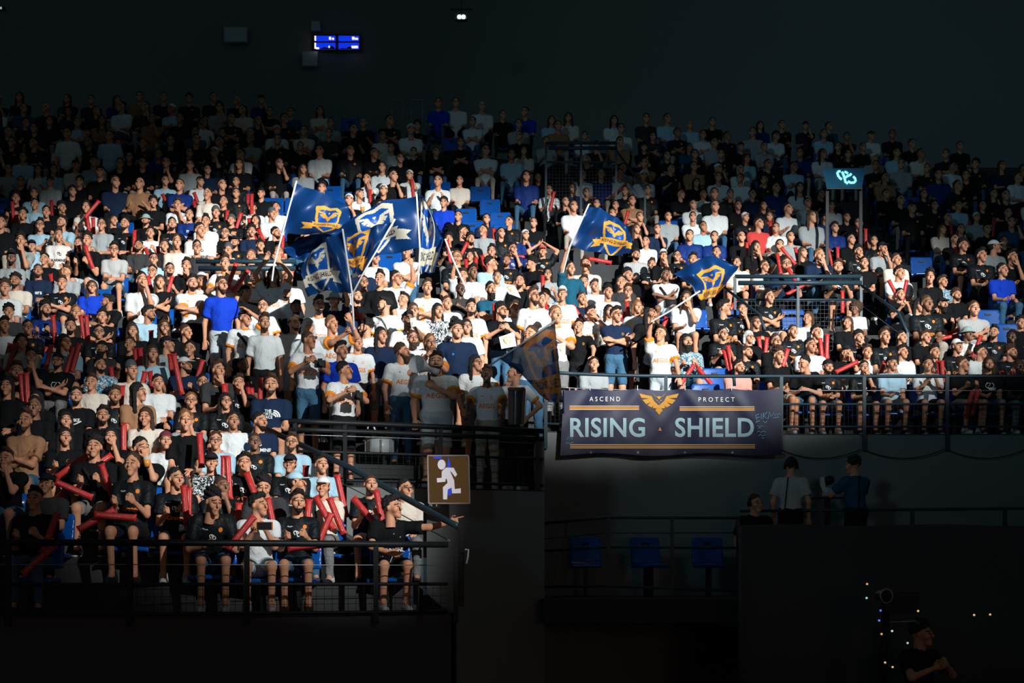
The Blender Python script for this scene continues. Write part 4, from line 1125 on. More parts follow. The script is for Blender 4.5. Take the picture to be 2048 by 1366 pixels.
# depth-sorted annotated positions for spacing
EMPTY_SEATS = [(195, 572), (237, 597), (9, 463), (3, 423), (245, 434), (263, 442), (306, 325), (54, 637), (545, 399), (571, 384), (592, 402), (661, 381), (669, 399), (695, 384), (932, 428), (961, 410), (980, 423), (945, 444),
               (1001, 447), (880, 423), (1006, 463), (779, 537), (1391, 647), (1462, 640), (1430, 742), (1412, 765), (1585, 800), (1600, 485), (1843, 491), (1820, 400), (1344, 502), (1303, 446), (1446, 484), (1338, 520), (1620, 508), (1977, 586), (2014, 612), (700, 240), (735, 265), (905, 235), (930, 250)]
seatrows = {}
for x, y in EMPTY_SEATS:
    s = row_slot(x, y, .64, .50, off=.17, weight=6.0)
    if s and all(abs(s[1] - q) > .44 for q in OCC.get(s[0], [])):
        OCC.setdefault(s[0], []).append(s[1]); seatrows.setdefault(s[0], []).append(s)
def in_gangway(k, X):    # openings in front of the three parapets
    return any(a <= k <= c and X0 - .4 < X < X1 + .4 for a, c, X0, X1 in ((18, 21, X_at(1080, 36.4), X_at(1300, 36.4)), (10, 12, X_at(1440, 28.3), X_at(1820, 28.3)), (12, 12, X_at(380, 26.3), X_at(600, 26.3))))
extra = []
W2 = 'BBBBKKKKkkgGWWwLNNQTC'
for k in range(12, NROW):
    a, c = row_range(k)
    X = a + RND.uniform(0, .4)
    while X < c:
        d = row_D(k) + bend(X); h = 1.22
        x, y = px((X, d - .02, row_floor(k) + h))
        if -30 < x < 2080 and y > top_line(x) and y < 452 and not any(q[0] < x < q[2] and q[1] < y < q[3] for q in NOGO):
            if not in_gangway(k, X) and all(abs(X - q) > .46 for q in OCC.get(k, [])):
                near = min((abs(x - q['x']) / 17 + abs(y - q['y']) / 22 for q in PEOPLE), default=9)
                if near > 1.05 and RND.random() < (.86 if y < 400 else .75):
                    extra.append(dict(x=x, y=y, shirt=RND.choice(W2), head=RND.choice('ddddddbbclmo12z'), yaw=RND.choice([0, 5, 10, 20, 30, -20]), pose=RND.choice('ssssxxcjdh'), skin=RND.choice([1, 1, 1, 2, 3]), k=k, X=X, d=d, h=h * RND.uniform(.94, 1.05), hh=1.22))
                    OCC.setdefault(k, []).append(X)
        X += RND.uniform(.50, .62)
parts = [far_figure(p) for p in FARP + extra]
v, f, m = cat(parts)
fc = obj('distant_crowd', new_mesh('distant_crowd', v, f, FM, m), kind='stuff')
tag(fc, 'dense distant spectators filling the dim upper rows of the stand', 'crowd')
fc['kind'] = 'stuff'
print('near', len(NEAR), 'far', len(FARP), 'extra', len(extra), 'far quads', len(f))

# ------------------------------------------------------------------ seats
def seat_part_meshes():
    def back(P):
        q = P.copy()
        d = np.maximum(np.maximum(np.abs(q[..., 0]) - .205 + .25 * np.maximum(q[..., 2] - .78, 0), np.abs(q[..., 1] - .17 - .18 * (q[..., 2] - .5) + .25 * q[..., 0] ** 2) - .014), np.abs(q[..., 2] - .64) - .18)
        return d - .012
    bk = surf(back, (-.27, -.02, .40), (.27, .36, .88), .02)
    def pan(P):
        d = np.maximum(np.maximum(np.abs(P[..., 0]) - .20, np.abs(P[..., 1] + .02) - .19), np.abs(P[..., 2] - .435 + .3 * P[..., 0] ** 2) - .012)
        return d - .012
    pn = surf(pan, (-.26, -.26, .38), (.26, .22, .48), .02)
    b = MB(); b.box((0, .06, .21), (.06, .22, .42)); b.box((0, .06, .41), (.30, .24, .02))
    return new_mesh('seat_back', *bk, [M_SEAT]), new_mesh('seat_pan', *pn, [M_SEAT]), b.mesh('seat_bracket', [M_DARK])
SB, SP, SK = seat_part_meshes()
SLOT = MB(); SLOT.box((0, .175, .74), (.10, .02, .03)); SLOTM = SLOT.mesh('hand_slot', [M_DARK])
GS = 'blue plastic stadium seats'
def seat(loc, label, rz=0.0, group=GS, occupied=False):
    r = empty('stadium_seat', loc, label, 'seat', group, rz)
    sb_ = obj('seat_back', SB, r); sp_ = obj('seat_pan', SP, r); bk_ = obj('bracket', SK, r)
    if occupied: sb_.location = (0, .06, .03); sp_.location = (0, 0, -.07); bk_.scale = (1, 1, .83)
    if not occupied: obj('hand_slot', SLOTM, sb_)
    return r
for k, L in seatrows.items():
    L.sort(key=lambda q: q[1])
    for i, (k_, X, d, h) in enumerate(L):
        seat((X, row_D(k) + bend(X), row_floor(k)), 'empty blue plastic seat, %s row up, %s empty one from left' % (ordinal(k + 1), ordinal(i + 1)), RND.uniform(-.04, .04))
# seats under the visible spectators of the lowest rows, whose frames show through the railings
for p in NEAR:
    if not p['stand'] and p['k'] in (0, 1, 8, 9):
        r = p['root']
        if p['k'] < 2 and r.location.x > XB[p['k']] - .25: continue
        st_ = seat(r.location, 'blue seat under the person in the %s row up, %s from left' % (ordinal(p['k'] + 1), ordinal(p['idx'])), 0, GS, True)
        st_.scale = (1, max(1, r.scale[1]), r.scale[2])
# the rest of the occupied seats, hidden under their sitters
parts = []
sv = [np.array([v.co[:] for v in me.vertices]) for me in (SB, SP)]
sf = [np.array([tuple(q.vertices) for q in me.polygons]) for me in (SB, SP)]
lowv, lowf = [], []
b = MB(); b.box((0, .225, .66), (.34, .025, .26)); b.box((0, -.03, .355), (.34, .28, .03)); b.box((0, .207, .45), (.05, .018, .20))
bv = np.array(b.v); bf = np.array(b.f)
SEATBOX = []
for p in NEAR + FARP + extra:
    stand_ = p.get('stand', False)
    X = p['root'].location.x if 'root' in p else p['X']
    if not stand_ and not in_gangway(p['k'], X) and not ('root' in p and p['k'] in (0, 1, 8, 9)):
        sz = p['root'].scale[2] if 'root' in p else min(1.1, max(.9, p['h'] / p['hh'])); sw = p['root'].scale[1] if 'root' in p else sz
        if p['k'] == 5 and X > -3.1: continue
        SEATBOX.append((Vector((X, row_D(p['k']) + bend(X), row_floor(p['k']) + .5)), sw, sz))
        parts.append((bv * np.array((1, max(1, sw), sz)) + np.array((X, row_D(p['k']) + bend(X), row_floor(p['k']))), bf, np.zeros(len(bf), np.int32)))
v, f, m = cat(parts)
so = obj('occupied_seats', new_mesh('occupied_seats', v, f, [M_SEAT], m, False), kind='stuff')
tag(so, 'rows of blue seats hidden under the seated spectators', 'seats', None)
# dim unlit seats on the concourse
for i, (x, y) in enumerate(((1172, 1075), (1300, 1072), (1418, 1068), (1860, 1046), (1972, 1043))):
    d = 22.9 if x < 1500 else 23.3
    q = at(x, y, d); seat((q.x, d, CONC), ['blue seat behind the left bay of the bent concourse railing', 'blue seat behind the middle bay of the bent concourse railing', 'blue seat at the right end of the bent concourse railing', 'blue seat back peeping over black barrier, right of two staff', 'rightmost blue seat back peeping over the black barrier'][i], .3 * (i % 2))

b = MB(); b.box((5.9, 23.35, (CONC + CZ + .09) / 2), (2.6, .8, CZ + .09 - CONC)); struct('floor_riser', b.mesh('floor_riser', [M_STEP]))
for o in list(bpy.data.objects):
    if o.name.startswith('stadium_seat') and o.location.x > 4 and o.location.z == CONC: pass

# ------------------------------------------------------------------ red inflatable cheering sticks
STICKS = '''
A: 735 340 735 140|390 420 520 325|655 530 600 380|340 590 410 505|410 520 550 580|590 700 680 650|300 780 340 670|250 930 330 860|680 690 810 700|1118 770 1122 520|1100 620 1090 505|1328 480 1330 330|1365 590 1350 330|1190 280 1185 195|610 360 665 325|1490 500 1462 430|1410 720 1420 610|1440 660 1465 575|1430 790 1510 690
B: 415 540 430 360|550 670 490 560|660 770 580 570|692 700 630 420|838 690 735 570|912 655 885 520|440 690 450 580|500 890 595 670|310 900 605 870|20 700 45 570|215 740 180 570
C: 470 660 450 470|720 690 690 470|755 715 735 470|1292 250 1255 135|1440 250 1470 140|30 920 90 710|60 950 140 700|360 900 400 740|400 890 440 720|560 980 630 740|610 960 680 710|970 865 970 705|965 1055 945 910|1170 915 1150 755|1205 905 1195 750|1555 1150 1480 800|1648 1125 1732 850|1220 1040 1240 950|1290 1025 1278 950|1460 915 1450 800|205 1230 175 970|238 1225 225 960|1040 1150 1045 1070|1290 675 1290 600|1590 1310 1565 1250|1930 1185 1920 1060
D: 150 150 225 -60|215 160 330 0|430 1075 430 920|375 1190 350 980|335 1055 310 960|130 1105 120 970|1260 485 1165 330|1310 440 1200 315|650 110 690 0
E: 1440 395 1335 290|1475 345 1385 215|1862 295 1850 185|1808 385 1830 270|720 325 720 200|1170 255 1150 190|1500 145 1488 60
F: 935 355 962 280|1130 700 1172 640|1245 725 1195 665|1420 625 1398 530|1445 605 1425 495|1682 632 1660 430|1708 575 1722 435|1845 645 1882 520|1468 190 1502 135
G: 392 565 380 440|430 565 435 410|482 642 400 570|595 655 670 620|815 765 872 620|1282 700 1275 610|1312 740 1305 610|1340 412 1522 340|1300 445 1430 420|1772 755 1755 690|1832 745 1830 690|1500 965 1540 840|1552 955 1582 830|1570 505 1602 420|945 85 900 0|1020 85 1040 0|185 78 272 30|550 185 550 80
I: 78 245 112 90|670 335 696 240|590 112 682 30|1630 605 1630 490|1822 445 1813 320|1880 645 1868 580|2012 665 1898 530|2034 645 2010 530|1982 745 1950 690|455 632 565 652
O: 750 1105 748 1020|790 1115 790 1015|562 1272 533 1150|600 1225 598 1140|140 1065 138 970|1376 1045 1372 980|1490 1015 1502 960|1660 1045 1666 940|1415 1192 1405 1140|1700 975 1712 880
P: 190 310 165 20|238 305 225 200|580 155 575 0|710 185 700 0|1222 425 1188 240|1288 645 1270 240|1152 905 1068 620|1265 925 1158 620|1835 545 1835 410|720 1145 688 1010|1275 105 1355 10
Q: 375 235 285 50|400 135 410 50|745 175 690 30|715 245 680 130|1110 415 1120 260|1235 485 1295 290|1480 385 1470 320|1405 435 1395 360|1575 645 1518 500|1490 645 1500 560|1820 755 1832 580|112 855 68 740|238 865 230 720|1380 175 1380 50|1430 145 1430 50|1855 1145 1885 1000|1898 1185 1965 1000
R: 740 525 762 270|880 465 868 250|428 605 512 440|280 725 230 410|502 795 488 670|620 785 632 650|745 785 708 620|1540 1105 1540 890|1228 640 1372 640
H: 880 295 875 190|1300 245 1285 90
'''
def stick_mesh():
    n = 14; v = []; f = []
    prof = [(-.5, .2, 1.25), (-.46, .45, 1.12), (-.42, .9, 1.0), (-.2, 1, 1), (.1, 1, 1), (.36, .97, 1), (.43, .72, 1.02), (.47, .3, 1.15), (.5, .12, 1.28)]
    for z, a, w in prof:
        for j in range(n):
            t = 2 * math.pi * j / n; v.append((w * math.cos(t), a * math.sin(t), z))
    for i in range(len(prof) - 1):
        for j in range(n):
            k = (j + 1) % n; f.append((i * n + j, i * n + k, (i + 1) * n + k, (i + 1) * n + j))
    f.append(tuple(range(n - 1, -1, -1))); f.append(tuple(range((len(prof) - 1) * n, len(prof) * n)))
    return new_mesh('cheering_stick', v, f, [M_STICK])
STK = stick_mesh()
v2, f2 = strokes([[(.12 * (-1) ** i, -.12 + .03 * i) for i in range(9)]], .05)
b = MB(); b.add([(x, -1.02, z) for x, z in v2], f2)
STKP = b.mesh('stick_print', [mat('stick_white_print', (0.55, 0.35, 0.35), .5, .3)])
GST = 'red inflatable cheering sticks'
nst = {}; nfar = 0
SV = [v.co.copy() for v in STK.vertices]; SF = [tuple(q.vertices) for q in STK.polygons]
STICK_T = []; PT = {}; STATIC = []
bpy.context.view_layer.update()
def tree_of(o):
    W = o.matrix_world; me = o.data
    return BVHTree.FromPolygons([W @ v_.co for v_ in me.vertices], [tuple(q.vertices) for q in me.polygons])
for o_ in bpy.data.objects:
    if o_.name.startswith(('seat_back', 'seat_pan')): STATIC.append((o_.matrix_world @ Vector((0, .1, .55)), tree_of(o_)))
bl = bv.tolist(); fl = bf.tolist()
for c_, sw, sz in SEATBOX: STATIC.append((c_, BVHTree.FromPolygons([(c_.x + q[0], c_.y + q[1] * max(1, sw), c_.z - .5 + q[2] * sz) for q in bl], fl)))
RAIL_T = [tree_of(c_) for o_ in bpy.data.objects if o_.name.startswith(('railing', 'gangway')) for c_ in o_.children if c_.name.startswith(('top_rail', 'mid_rail', 'post', 'second_rail', 'wire.'))]
def person_trees(q):
    n = q['root'].name
    if n not in PT:
        PT[n] = []
        for c in q['root'].children:
            if c.name.split('.')[0] in ('body', 'shirt', 'hair', 'shorts', 'trousers', 'cap', 'bucket_hat'):
                W = np.array(c.matrix_world); me = c.data
                co = np.empty(len(me.vertices) * 3, np.float32); me.vertices.foreach_get('co', co)
                fi = np.empty(len(me.loops), np.int32); me.loops.foreach_get('vertex_index', fi)
                PT[n].append(BVHTree.FromPolygons((co.reshape(-1, 3) @ W[:3, :3].T + W[:3, 3]).tolist(), fi.reshape(-1, 4).tolist()))
    return PT[n]
for line in STICKS.strip().splitlines():
    v, rest = line.split(':'); ox, oy, s = VIEWS[v]
    for e in rest.split('|'):
        x0, y0, x1, y1 = [float(q) for q in e.split()]
        x0, x1 = ox + x0 / s, ox + x1 / s; y0, y1 = oy + y0 / s, oy + y1 / s
        cx, cy = (x0 + x1) / 2, (y0 + y1) / 2
        own = min(PEOPLE, key=lambda q: abs(q['x'] - cx) + abs(q['y'] + .25 * F / q['d'] - cy) + (0 if q['pose'] in 'hHdn' else 14))
        d = row_D(own['k']) + bend(own['X']) - .40
        d_first = d if 'root' in own else d - .12
        for step in (0, 1, 2, -1, 3, -2, 4, 5, 6, 7, 8, -3, 9, 10, 0):                       # bring the stick forward along its ray until it clears bodies and other sticks
            d = d_first - .045 * step
            A = at(x0, y0, d - .02); B = at(x1, y1, d + .03)
            L = max((B - A).length, .22)
            dz = (B - A).normalized()
            L = min(max(L, .42), .62)
            A = B - dz * L
            xax = dz.cross(Vector((0, -1, 0))); xax = xax.normalized() if xax.length > 1e-3 else Vector((1, 0, 0))
            yax = dz.cross(xax)
            if yax.y > 0: xax, yax = -xax, -yax
            r = .034
            M = Matrix(((xax.x * r, -yax.x * r, dz.x * L, 0), (xax.y * r, -yax.y * r, dz.y * L, 0), (xax.z * r, -yax.z * r, dz.z * L, 0), (0, 0, 0, 1)))
            M.translation = (A + B) / 2
            me_b = BVHTree.FromPolygons([M @ q for q in SV], SF)
            C0 = (A + B) / 2
            hit = any((c - C0).length < 1.0 and me_b.overlap(t) for c, t in STICK_T)
            if not hit:
                for q in NEAR:
                    l = q['root'].location
                    if abs(l.x - C0.x) < .75 and abs(l.y - C0.y) < 1.0 and any(me_b.overlap(t) for t in person_trees(q)): hit = True; break
            if not hit: hit = any(me_b.overlap(t) for t in RAIL_T)
            if not hit: hit = any((c - C0).length < .8 and me_b.overlap(t) for c, t in STATIC)
            if not hit: break
        STICK_T.append((C0, me_b))
        o = obj('cheering_stick', STK, None, M)
        if 'idx' not in own:
            nfar += 1
            tag(o, 'red inflatable stick among the distant seated crowd, %s such from the bottom left' % ordinal(nfar), 'cheering stick', GST); obj('stick_print', STKP, o); continue
        key = (own['k'], own['idx']); nst[key] = nst.get(key, 0) + 1
        tilt = 'leaning right' if x1 - x0 > 8 else 'leaning left' if x0 - x1 > 8 else 'upright'
        if abs(y1 - y0) < 10: tilt = 'lying level'
        tag(o, '%sred inflatable stick, %s, at person in %s row up, %s from left' % ({1: '', 2: 'second ', 3: 'third '}.get(nst[key], 'further '), tilt, ordinal(own['k'] + 1), ordinal(own['idx'])), 'cheering stick', GST)
        c = obj('stick_print', STKP, o)

# ------------------------------------------------------------------ emblem outlines
def hawk():
    H = [(995, 715), (830, 560), (740, 385), (300, 285), (375, 440), (650, 465), (415, 518), (545, 665), (715, 600), (595, 710), (735, 782), (815, 712), (775, 797), (920, 832), (870, 892), (930, 950), (955, 925), (942, 965), (1005, 1045)]
    L = [((x - 1003) / 700, (660 - y) / 700) for x, y in H]
    half_l = [(min(x, 0), y) for x, y in L]
    full = half_l + [(-x, y) for x, y in half_l[-2:0:-1]]
    bits = [full]
    bits.append([((x - 990) / 700, (660 - y) / 700) for x, y in ((900, 405), (940, 390), (990, 383), (1040, 390), (1075, 405), (990, 508))])
    for s in (-1, 1):
        bits.append([(s * a, c) for a, c in ((-.185, .25), (-.06, .17), (-.05, .13), (-.10, .15))])
        bits.append([(s * a, c) for a, c in ((-.325, .525), (-.31, .53), (-.13, .36), (-.15, .35))])
    bits.append([(.028 * math.cos(i * math.pi / 4), .085 + .036 * math.sin(i * math.pi / 4)) for i in range(8)])
    return bits
HAWK = hawk()
def tri_fill(poly):
    from mathutils.geometry import tessellate_polygon
    t = tessellate_polygon([[Vector((a, c, 0)) for a, c in poly]])
    return [tuple(q) for q in t]
def inside(px_, py_, poly):
    r = np.zeros(px_.shape, bool); n = len(poly)
    for i in range(n):
        x0, y0 = poly[i]; x1, y1 = poly[(i + 1) % n]
        c = ((y0 > py_) != (y1 > py_)) & (px_ < (x1 - x0) * (py_ - y0) / ((y1 - y0) if y1 != y0 else 1e-9) + x0)
        r ^= c
    return r
SHIELD_O = [(-.50, .62), (-.25, .72), (0, .66), (.25, .72), (.50, .62), (.48, .15), (.36, -.30), (0, -.72), (-.36, -.30), (-.48, .15)]
SHIELD_I = [(a * .80, c * .82 + .0) for a, c in SHIELD_O]
RIBBON = [(-.56, .02), (.56, .02), (.54, -.24), (-.54, -.24)]
TAILS = [[(-.56, -.06), (-.86, -.14), (-.74, -.26), (-.84, -.42), (-.50, -.34)], [(.56, -.06), (.86, -.14), (.74, -.26), (.84, -.42), (.50, -.34)]]
M_FLAG = [mat('flag_blue', (0.004, 0.043, 0.17), 0.38, 0.4), mat('flag_panel_blue', (0.006, 0.085, 0.40), 0.42, 0.4), M_GOLD, mat('flag_print_dark', (0.01, 0.02, 0.06), 0.5, 0.3), mat('flag_cream', (0.72, 0.66, 0.52), 0.5, 0.3)]
for m_ in M_FLAG:   # thin cloth lets some light through
    nt = m_.node_tree; pb = nt.nodes['Principled BSDF']
    tr = nt.nodes.new('ShaderNodeBsdfTranslucent'); tr.inputs[0].default_value = pb.inputs['Base Color'].default_value
    mx = nt.nodes.new('ShaderNodeMixShader'); mx.inputs[0].default_value = .35
    out = nt.nodes['Material Output']
    nt.links.new(pb.outputs[0], mx.inputs[1]); nt.links.new(tr.outputs[0], mx.inputs[2]); nt.links.new(mx.outputs[0], out.inputs[0])
def cr(P, t):
    """Catmull-Rom through P (n x 3) at parameters t in 0..1"""
    P = np.asarray(P, float); n = len(P); u = np.clip(t * (n - 1), 0, n - 1 - 1e-6); i = u.astype(int); s = (u - i)[:, None]
    p = lambda j: P[np.clip(j, 0, n - 1)]
    a, b_, c, d = p(i - 1), p(i), p(i + 1), p(i + 2)
    return .5 * ((2 * b_) + (-a + c) * s + (2 * a - 5 * b_ + 4 * c - d) * s ** 2 + (-a + 3 * b_ - 3 * c + d) * s ** 3)
def flag(label, d, rows_, emblem, pole, nu=130, nv=96, folds=.085, cream=False, group='blue supporter flags', mats=None, holder=None):
    """rows_: control rows top to bottom, each a list of (x, y, dd) pixels and depth offsets"""
    rows_ = [[at(x, y, d + dd) for x, y, dd in r] for r in rows_]
    root = empty('supporter_flag', at(pole[1][0], pole[1][1], d), label, 'flag', group)
    o0 = np.array(root.location)
    tu = np.linspace(0, 1, nu + 1); tv = np.linspace(0, 1, nv + 1)
    cp = np.array([cr([tuple(q) for q in r], tu) for r in rows_])
    G = np.array([cr(cp[:, i], tv) for i in range(nu + 1)])          # u, v, 3
    U, Vv = np.meshgrid(tu, tv, indexing='ij')
    G[..., 1] += folds * (np.sin(U * 15 + Vv * 4) * .6 + np.sin(U * 9 - Vv * 7 + 1) * .5) * np.minimum(1, 3 * U * (1.3 - U) + .1)
    Vt = G.reshape(-1, 3) - o0
    i, j = np.meshgrid(np.arange(nu), np.arange(nv), indexing='ij')
    a = (i * (nv + 1) + j).ravel(); b_ = a + nv + 1
    Q = np.stack([a, a + 1, b_ + 1, b_], 1)
    cu = (i.ravel() + .5) / nu; cv = (j.ravel() + .5) / nv
    eu, ev, es, mir = emblem
    X = (cu - eu) / es * (-1 if mir else 1); Y = -(cv - ev) / es * .72
    mi = np.zeros(len(Q), np.int32); g = 4 if cream else 2
    mi[inside(X, Y, SHIELD_O)] = g; mi[inside(X, Y, SHIELD_I)] = 1
    for bit in HAWK[:2]:
        mi[inside(X, Y, [(p_ * .42, q_ * .42 + .28) for p_, q_ in bit]) & inside(X, Y, SHIELD_I)] = g
    for tl in TAILS: mi[inside(X, Y, tl)] = g
    mi[inside(X, Y, RIBBON)] = g
    tvx, tf = text_mesh('RISING SHIELD', .165, .004)
    for q in tf:
        mi[inside(X, Y, [(tvx[t][0] * .92, tvx[t][1] - .11) for t in q])] = 3
    obj('flag_cloth', new_mesh('flag_cloth', Vt, Q, mats or M_FLAG, mi), root)
    bb = MB(); pp = [at(x, y, d + (q[2] if len(q) > 2 else 0)) - Vector(o0) for q in pole for x, y in [q[:2]]]
    bb.tube(pp, .012, 8); bb.build('flag_pole', mat('pole_white', (0.75, 0.76, 0.76), 0.4, 0.4), root, True)
    # hem sleeve along the pole edge
    return root
# u runs from the pole edge outward
flag('blue flag flying leftmost with golden shield and readable ribbon', 22.4, [[(592, 366, 0), (640, 385, .1), (690, 408, .1), (706, 432, 0)], [(580, 405, 0), (630, 415, -.1), (680, 428, .1), (704, 442, 0)], [(570, 440, 0), (625, 448, 0), (672, 452, -.1), (700, 452, 0)], [(562, 466, 0), (620, 468, .1), (665, 468, 0), (694, 462, 0)]], (.52, .60, .36, False), [(593, 362), (548, 530), (544, 562, -.1)])
flag('large blue flag in the middle whose pole edge stands upright', 21.6, [[(833, 392, 0), (770, 404, .1), (715, 430, 0), (660, 468, .1)], [(835, 430, 0), (775, 440, -.1), (720, 460, 0), (672, 478, 0)], [(837, 470, 0), (778, 480, .1), (730, 496, .1), (690, 500, 0)], [(838, 495, 0), (780, 508, .1), (738, 520, 0), (712, 530, 0)]], (.48, .48, .44, True), [(833, 388), (840, 500), (836, 570, -.1)], cream=True)
flag('narrow blue flag flying right of the upright pole', 22.0, [[(842, 388, 0), (850, 400, .05), (858, 415, .1)], [(840, 440, 0), (862, 446, 0), (884, 472, .1)], [(838, 500, 0), (860, 500, .1), (886, 486, .1)], [(838, 547, 0), (852, 546, .1), (868, 545, .1)]], (.35, .66, .62, False), [(890, 478), (906, 520), (930, 572, -.1)], cream=True)
flag('front blue flag hanging lowest left with pale ribbon', 19.2, [[(685, 462, 0), (655, 478, .1), (628, 498, .05), (606, 526, .1)], [(690, 505, 0), (660, 510, -.05), (630, 525, .05), (602, 540, 0)], [(697, 550, 0), (668, 552, .05), (636, 560, 0), (608, 570, .1)], [(703, 583, 0), (672, 584, .05), (640, 584, .1), (616, 594, .1)]], (.62, .52, .50, True), [(685, 458), (704, 585), (708, 660, -.1)], cream=True)
flag('blue flag on slanting pole between the two largest flags', 20.4, [[(788, 442, 0), (755, 452, .1), (720, 464, .1), (694, 474, 0)], [(768, 478, 0), (740, 488, 0), (715, 496, 0), (692, 502, .1)], [(748, 512, 0), (730, 520, .05), (712, 526, .05), (696, 530, 0)], [(727, 546, 0), (718, 548, .05), (708, 546, 0), (699, 540, .05)]], (.75, .55, .6, False), [(790, 438), (727, 546), (703, 592, -.1)])
flag('dark folded blue flag drooping behind the leftmost flags', 22.9, [[(690, 464, 0), (650, 466, .1), (598, 474, 0)], [(668, 478, 0), (636, 482, -.05), (585, 486, .05)], [(650, 492, 0), (620, 500, .05), (570, 498, 0)], [(640, 508, 0), (610, 522, .05), (568, 506, 0)]], (5, 5, .3, False), [(690, 462), (668, 500), (660, 560, -.1)])
flag('blue flag with gold shield waving at centre right', 25.2, [[(1176, 412, 0), (1200, 418, .1), (1228, 432, .05), (1258, 452, .1)], [(1165, 440, 0), (1195, 446, -.1), (1230, 458, .1), (1262, 470, 0)], [(1152, 468, 0), (1190, 476, .1), (1228, 482, 0), (1264, 488, .05)], [(1142, 490, 0), (1180, 503, .05), (1222, 510, .1), (1260, 506, 0)]], (.66, .62, .42, False), [(1178, 408), (1140, 492), (1126, 545, -.1)])
flag('crumpled blue flag flying farthest right above the crowd', 24.6, [[(1346, 548, 0), (1384, 528, .1), (1420, 512, .05), (1478, 532, .1)], [(1362, 556, 0), (1395, 545, -.1), (1430, 535, .05), (1474, 540, 0)], [(1384, 572, 0), (1410, 568, .05), (1436, 560, 0), (1462, 554, .05)], [(1390, 590, 0), (1408, 600, .05), (1428, 594, .1), (1446, 576, 0)]], (.55, .80, .5, False), [(1400, 582), (1340, 622), (1302, 644, -.1)])
sheer = []
for i, (nm, c) in enumerate((('sheer_blue', (0.018, 0.08, 0.19)), ('sheer_panel', (0.012, 0.10, 0.36)), ('sheer_gold', (0.8, 0.25, 0.03)), ('sheer_dark', (0.02, 0.02, 0.03)), ('sheer_cream', (0.7, 0.6, 0.4)))):
    sheer.append(mat(nm, c, .5, .3, alpha=.97))
flag('sheer blue flag with orange shield draped over railing corner', 20.3, [[(1110, 645, 0), (1075, 665, .1), (1040, 688, .05), (1000, 716, 0)], [(1114, 695, 0), (1080, 705, -.1), (1050, 718, .05), (1006, 722, 0)], [(1120, 750, 0), (1096, 756, .05), (1066, 760, 0), (1040, 748, .05)], [(1126, 802, 0), (1108, 803, .05), (1094, 800, 0), (1080, 790, 0)]], (.34, .66, .62, True), [(1112, 640), (1040, 690), (978, 732, .1)], mats=sheer)

# ------------------------------------------------------------------ banner on the right-hand railing
BD = 24.2
root = empty('supporter_banner', at(1340, 910, BD), 'long dark blue banner lettered RISING SHIELD hung below railing', 'banner')
o0 = Vector(root.location)
def bd(x):
    d = 24.0
    for _ in range(4): d = row_D(8) - .80 + bend((x - 1024) / F * d)
    return d
def bsurf(x, y, off=0.0):
    """pixel position on the banner plane -> 3D, with soft folds from the ties"""
    f_ = 0.0
    for tx in (1180, 1275, 1370, 1463):
        dx = (x - tx); dy = max(y - 785, 0)
        f_ += .022 * math.exp(-(abs(dx) - .75 * dy) ** 2 / 220.0) * math.exp(-dy / 60.0)
    f_ += .012 * math.sin(x * .05) + .010 * math.sin(x * .021 + y * .03)
    return at(x, y, bd(x) - f_ - off) - o0
nx, ny = 88, 30
vs = []; fs = []
def topy(x): return 777 + 3.0 * (1 - abs(math.sin((x - 1180) / 94.5 * math.pi))) * 0 + 4 * math.sin(((x - 1180) % 94.5) / 94.5 * math.pi)
for i in range(nx + 1):
    x = 1120 + (1563 - 1120) * i / nx
    yb = 909 + 3 * math.sin(x * .03)
    for j in range(ny + 1):
        t = j / ny; xx = x + (8 * (1 - t) if i == 0 else 0)
        vs.append(bsurf(xx, topy(x) * (1 - t) + yb * t))
for i in range(nx):
    for j in range(ny):
        a = i * (ny + 1) + j; fs.append((a, a + 1, a + ny + 2, a + ny + 1))
b = MB(); b.add(vs, fs); b.build('banner_cloth', mat('banner_vinyl', (0.009, 0.010, 0.043), 0.5, 0.3), root, True)
def bprint(name, geo, x, y, s, m, sy=None):
    v2, f2 = geo; b = MB(); sy = sy or s
    b.add([bsurf(x + a * s, y - c * sy, .012) for a, c in v2], f2); return b.build(name, m, root)
M_BLT = mat('banner_pale_blue', (0.36, 0.53, 0.60), 0.5, 0.3)
def fit(s, off, sp, x0, x1, ycen, ht, m, name):
    v2, f2 = text_mesh(s, 1.0, off, sp, 4)
    a0 = min(q[0] for q in v2); a1 = max(q[0] for q in v2); c0 = min(q[1] for q in v2); c1 = max(q[1] for q in v2)
    v3 = [((q[0] - (a0 + a1) / 2) * (x1 - x0) / (a1 - a0), (q[1] - (c0 + c1) / 2) * ht / (c1 - c0)) for q in v2]
    return bprint(name, (v3, f2), (x0 + x1) / 2, ycen, 1.0, m)
fit('RISING', .022, 1.05, 1140, 1290, 855, 39, M_BLT, 'lettering')
fit('SHIELD', .022, 1.05, 1350, 1508, 855, 39, M_BLT, 'lettering')
fit('ASCEND', .0, 1.6, 1179, 1240, 798, 9, M_PWHITE, 'small_lettering')
fit('PROTECT', .0, 1.6, 1397, 1469, 799, 9, M_PWHITE, 'small_lettering')
def stripe(x0, x1, y, h, m, dy=0):
    n = 24; v2 = []; f2 = []
    for i in range(n + 1):
        x = x0 + (x1 - x0) * i / n; v2 += [(x, -(y + dy * i / n)), (x, -(y + h + dy * i / n))]
    for i in range(n): f2.append((2 * i, 2 * i + 1, 2 * i + 3, 2 * i + 2))
    bprint('stripe', (v2, f2), 0, 0, 1.0, m)
M_STR = mat('stripe_amber', (0.85, 0.33, 0.03), 0.6, 0.2); M_STR2 = mat('stripe_pale', (0.75, 0.52, 0.34), 0.6, 0.2)
